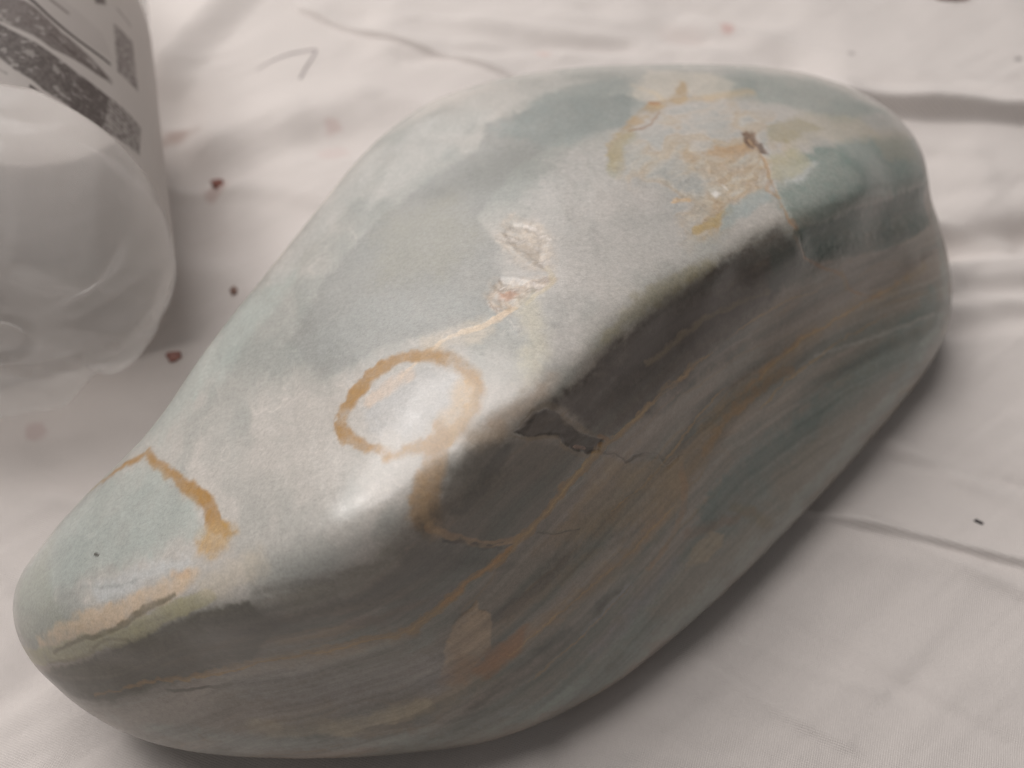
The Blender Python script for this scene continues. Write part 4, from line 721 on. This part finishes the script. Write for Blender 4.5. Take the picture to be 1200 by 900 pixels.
stone = mesh_object('polished_stone', SV * MM, SQ, stone_material(), colours=T)
tag(stone, 'large polished grey and blue-green banded stone with ochre rings lying on the sheet', 'stone')

# ------------------------------------------------------------------ plastic bottle lying on its side
def clear_plastic():
    m, nt, b, out = new_material('clear_plastic')
    nt.nodes.remove(b)
    tr = node(nt, 'ShaderNodeBsdfTransparent'); tr.inputs['Color'].default_value = (0.965, 0.96, 0.955, 1)
    gl = node(nt, 'ShaderNodeBsdfGlossy', i_Roughness=0.16)
    df = node(nt, 'ShaderNodeBsdfTranslucent'); df.inputs['Color'].default_value = (0.90, 0.89, 0.88, 1)
    d2 = node(nt, 'ShaderNodeBsdfDiffuse'); d2.inputs['Color'].default_value = (0.88, 0.87, 0.86, 1)
    lw = node(nt, 'ShaderNodeLayerWeight', i_Blend=0.5)
    pw = node(nt, 'ShaderNodeMath', operation='POWER'); pw.inputs[1].default_value = 4.0
    nt.links.new(lw.outputs['Facing'], pw.inputs[0])
    fr = node(nt, 'ShaderNodeMapRange'); fr.inputs['To Min'].default_value = 0.04; fr.inputs['To Max'].default_value = 0.3
    nt.links.new(pw.outputs[0], fr.inputs['Value'])
    m0 = node(nt, 'ShaderNodeMixShader'); nt.links.new(df.outputs[0], m0.inputs[1]); nt.links.new(d2.outputs[0], m0.inputs[2])
    m1 = node(nt, 'ShaderNodeMixShader'); m1.inputs[0].default_value = 0.27
    nt.links.new(tr.outputs[0], m1.inputs[1]); nt.links.new(m0.outputs[0], m1.inputs[2])
    m2 = node(nt, 'ShaderNodeMixShader')
    nt.links.new(fr.outputs[0], m2.inputs[0]); nt.links.new(m1.outputs[0], m2.inputs[1]); nt.links.new(gl.outputs[0], m2.inputs[2])
    nt.links.new(m2.outputs[0], out.inputs['Surface'])
    return m

def label_film():
    m, nt, b, out = new_material('printed_label_film')
    vc = node(nt, 'ShaderNodeVertexColor', layer_name='tone')
    nt.links.new(vc.outputs['Color'], b.inputs['Base Color'])
    b.inputs['Roughness'].default_value = 0.35
    tr = node(nt, 'ShaderNodeBsdfTranslucent'); nt.links.new(vc.outputs['Color'], tr.inputs['Color'])
    mx = node(nt, 'ShaderNodeMixShader'); mx.inputs[0].default_value = 0.7
    nt.links.new(b.outputs[0], mx.inputs[1]); nt.links.new(tr.outputs[0], mx.inputs[2]); nt.links.new(mx.outputs[0], out.inputs['Surface'])
    return m

hx, hy, BR, psi = BOTTLE
HEEL = 28.3
bottle = bpy.data.objects.new('plastic_bottle', None)
col.objects.link(bottle)
ax = (-math.sin(psi), math.cos(psi))
bottle.location = ((hx - ax[0] * HEEL) * MM, (hy - ax[1] * HEEL) * MM, (BR + 0.3) * MM)
bottle.rotation_euler = (-math.pi / 2, 0.0, psi)         # local +Z runs from base to neck, lying down
tag(bottle, 'clear plastic bottle with a printed label lying on its side beside the stone', 'bottle')

# base: five feet between curved valleys round a central gate mark
ph = np.linspace(0, 2 * math.pi, 240, endpoint=False)
rings = []
for s in np.linspace(0.004, 1, 90):
    rr = BR * math.sin(s * math.pi / 2) ** 0.9
    q = rr / BR
    zv = 5.5 + (HEEL - 5.5) * (1 - math.sqrt(max(0.0, 1 - q * q)))
    f = sstep(-0.95, 0.1, np.cos(5 * (ph - 0.5)))
    foot = np.exp(-((q - 0.66) / 0.2) ** 2)
    z = zv - f * foot * (zv - 0.0) * 0.62 * min(1, q * 2)
    z = z - 1.6 * math.exp(-((rr - 6.6) / 0.9) ** 2) + (0.8 if rr < 5.5 else 0)
    swell = 1 + 0.0 * ph
    rings.append(np.stack([rr * swell * np.cos(ph), rr * swell * np.sin(ph), z], 1))
for z, r in [(30, 1.0), (31.5, .985), (33, .975), (34.5, .985), (36, .99)] + [(z, .99) for z in range(42, 125, 6)] + [(126, .985), (128, .97), (130, .985), (133, 1.0), (142, .99), (152, .93), (164, .80), (176, .62), (186, .46), (194, .36), (200, .33), (204, .33), (205, .40), (207, .40), (208, .33), (214, .33)]:
    rings.append(np.stack([BR * r * np.cos(ph), BR * r * np.sin(ph), np.full(ph.shape, float(z))], 1))
BV = np.concatenate(rings)
dent = 0.9 * fbm(BV[:, 0] / 11 + BV[:, 2] / 19, BV[:, 1] / 11 - BV[:, 2] / 23, 661, 3) * sstep(3, 14, np.hypot(BV[:, 0], BV[:, 1])) * (1 - sstep(24, 36, BV[:, 2]))
BV = BV * (1 - 0.012 * np.abs(dent)[:, None]) + np.array([0, 0, 1.0]) * (0.8 * dent)[:, None]
mesh_object('bottle_body', BV * MM, grid_quads(len(rings), len(ph), wrap=True), clear_plastic(), bottle)

# label: film wrapped a little askew, ink printed on it
La = np.linspace(-math.pi, math.pi, 900); Lz = np.linspace(0, 82, 240)
AA, ZZ = np.meshgrid(La, Lz, indexing='ij')
zed = 34.6 + SKEW * np.clip(AA - LABEL0, -0.9, 0.9) + ZZ + 0.25 * fbm(AA * 4, ZZ * 0, 611, 2)
rad = BR * 0.99 + 0.25 + 0.12 * fbm(AA * 5, ZZ / 18, 621, 2)
LV = np.stack([rad * np.cos(AA), rad * np.sin(AA), zed], -1).reshape(-1, 3)
arc = (AA * BR).ravel(); hgt = ZZ.ravel()
ink = np.tile(lin((212, 207, 204)), (arc.size, 1))
spk = fbm(arc / 1.3, hgt / 1.5, 631, 2); rows = np.sin(hgt / 0.75 * math.pi); letters = fbm(arc / 0.5, hgt / 0.9, 641, 2)
for kind, pts, wid, colour, op, soft, mode in PRINT:
    if kind == 'P': f = 1 - sstep(-soft, soft, sd_poly(arc, hgt, pts))
    else:
        q, w = smooth_line(pts, wid); d, ww, _, _, _ = dist_line(arc, hgt, q, w); f = 1 - sstep(-soft, soft, d - ww / 2)
    if mode == 1: f = f * (1 - 0.5 * sstep(0.35, 0.8, spk)) * (0.9 + 0.1 * letters)
    if mode == 2: f = f * np.clip(0.72 + 0.28 * rows + 0.35 * letters, 0, 1)
    if mode == 3: f = f * sstep(-0.35, 0.1, fbm(arc / 2.5, hgt * 0, 651, 2))
    f = np.clip(f * op, 0, 1)[:, None]
    ink = ink * (1 - f) + lin(colour) * f
mesh_object('label', LV * MM, grid_quads(len(La), len(Lz)), label_film(), bottle, colours=ink)

def plain(name, c, rough=0.5):
    m, nt, b, out = new_material(name)
    nz = node(nt, 'ShaderNodeTexNoise', i_Scale=600.0, i_Detail=3.0)
    tc = node(nt, 'ShaderNodeTexCoord'); nt.links.new(tc.outputs['Object'], nz.inputs['Vector'])
    rp = node(nt, 'ShaderNodeValToRGB')
    a = lin(c)
    rp.color_ramp.elements[0].position = 0.3; rp.color_ramp.elements[0].color = (*(a * 0.6), 1)
    rp.color_ramp.elements[1].position = 0.7; rp.color_ramp.elements[1].color = (*np.clip(a * 1.35, 0, 1), 1)
    nt.links.new(nz.outputs['Fac'], rp.inputs['Fac']); nt.links.new(rp.outputs[0], b.inputs['Base Color'])
    b.inputs['Roughness'].default_value = rough
    return m
cap = []
for z, r in [(204, 12.5), (204, 15.0), (205, 15.4), (219, 15.2), (220.5, 14.4), (220.8, 0.2)]:
    k = np.where(np.arange(240) % 4 < 2, 1.0, 0.975) if 204 < z < 220 else 1.0
    cap.append(np.stack([r * k * np.cos(ph), r * k * np.sin(ph), np.full(ph.shape, float(z))], 1))
mesh_object('cap', np.concatenate(cap) * MM, grid_quads(len(cap), 240, wrap=True), plain('white_cap', (210, 210, 212), 0.4), bottle)

# ------------------------------------------------------------------ crumbs and specks on the sheet
def crumb(name, x, y, sx, sy, sz, rot, colour, label, category, seed):
    n, k = 9, 12
    th = np.linspace(0.02, math.pi - 0.02, n); p = np.linspace(0, 2 * math.pi, k, endpoint=False)
    TH, PP = np.meshgrid(th, p, indexing='ij')
    r = 1 + 0.32 * fbm(np.cos(PP) * np.sin(TH) * 1.7 + seed, np.sin(PP) * np.sin(TH) * 1.7 + np.cos(TH), seed, 2)
    v = np.stack([r * np.sin(TH) * np.cos(PP) * sx, r * np.sin(TH) * np.sin(PP) * sy, r * np.cos(TH) * sz], -1).reshape(-1, 3)
    o = mesh_object(name, v * MM, grid_quads(n, k, wrap=True), plain(name + '_tone', colour, 0.7))
    z = float(sheet_height(np.array([x]), np.array([y]))[0])
    o.location = (x * MM, y * MM, (z + sz * 0.55) * MM); o.rotation_euler = (0, 0, rot)
    tag(o, label, category)
    return o
for i, c in enumerate(CRUMBS): crumb(*c, seed=700 + i)

# thin grey pen stroke, hooked at its end, on the cloth
q, w = smooth_line(PEN, [0.2, 0.5, 0.8, 0.9, 1.0, 0.8, 0.7, 0.9], n=8)
t = np.gradient(q, axis=0); t /= np.linalg.norm(t, axis=1)[:, None]
nn = np.stack([-t[:, 1], t[:, 0]], 1)
a, b = q + nn * w[:, None] / 2, q - nn * w[:, None] / 2
pv = np.concatenate([np.stack([a, b], 1).reshape(-1, 2)])
pz = sheet_height(pv[:, 0], pv[:, 1]) + 0.12
mesh_object('pen_mark', np.column_stack([pv, pz]) * MM, grid_quads(len(q), 2), plain('grey_ink', (150, 142, 142), 0.9), sheet)
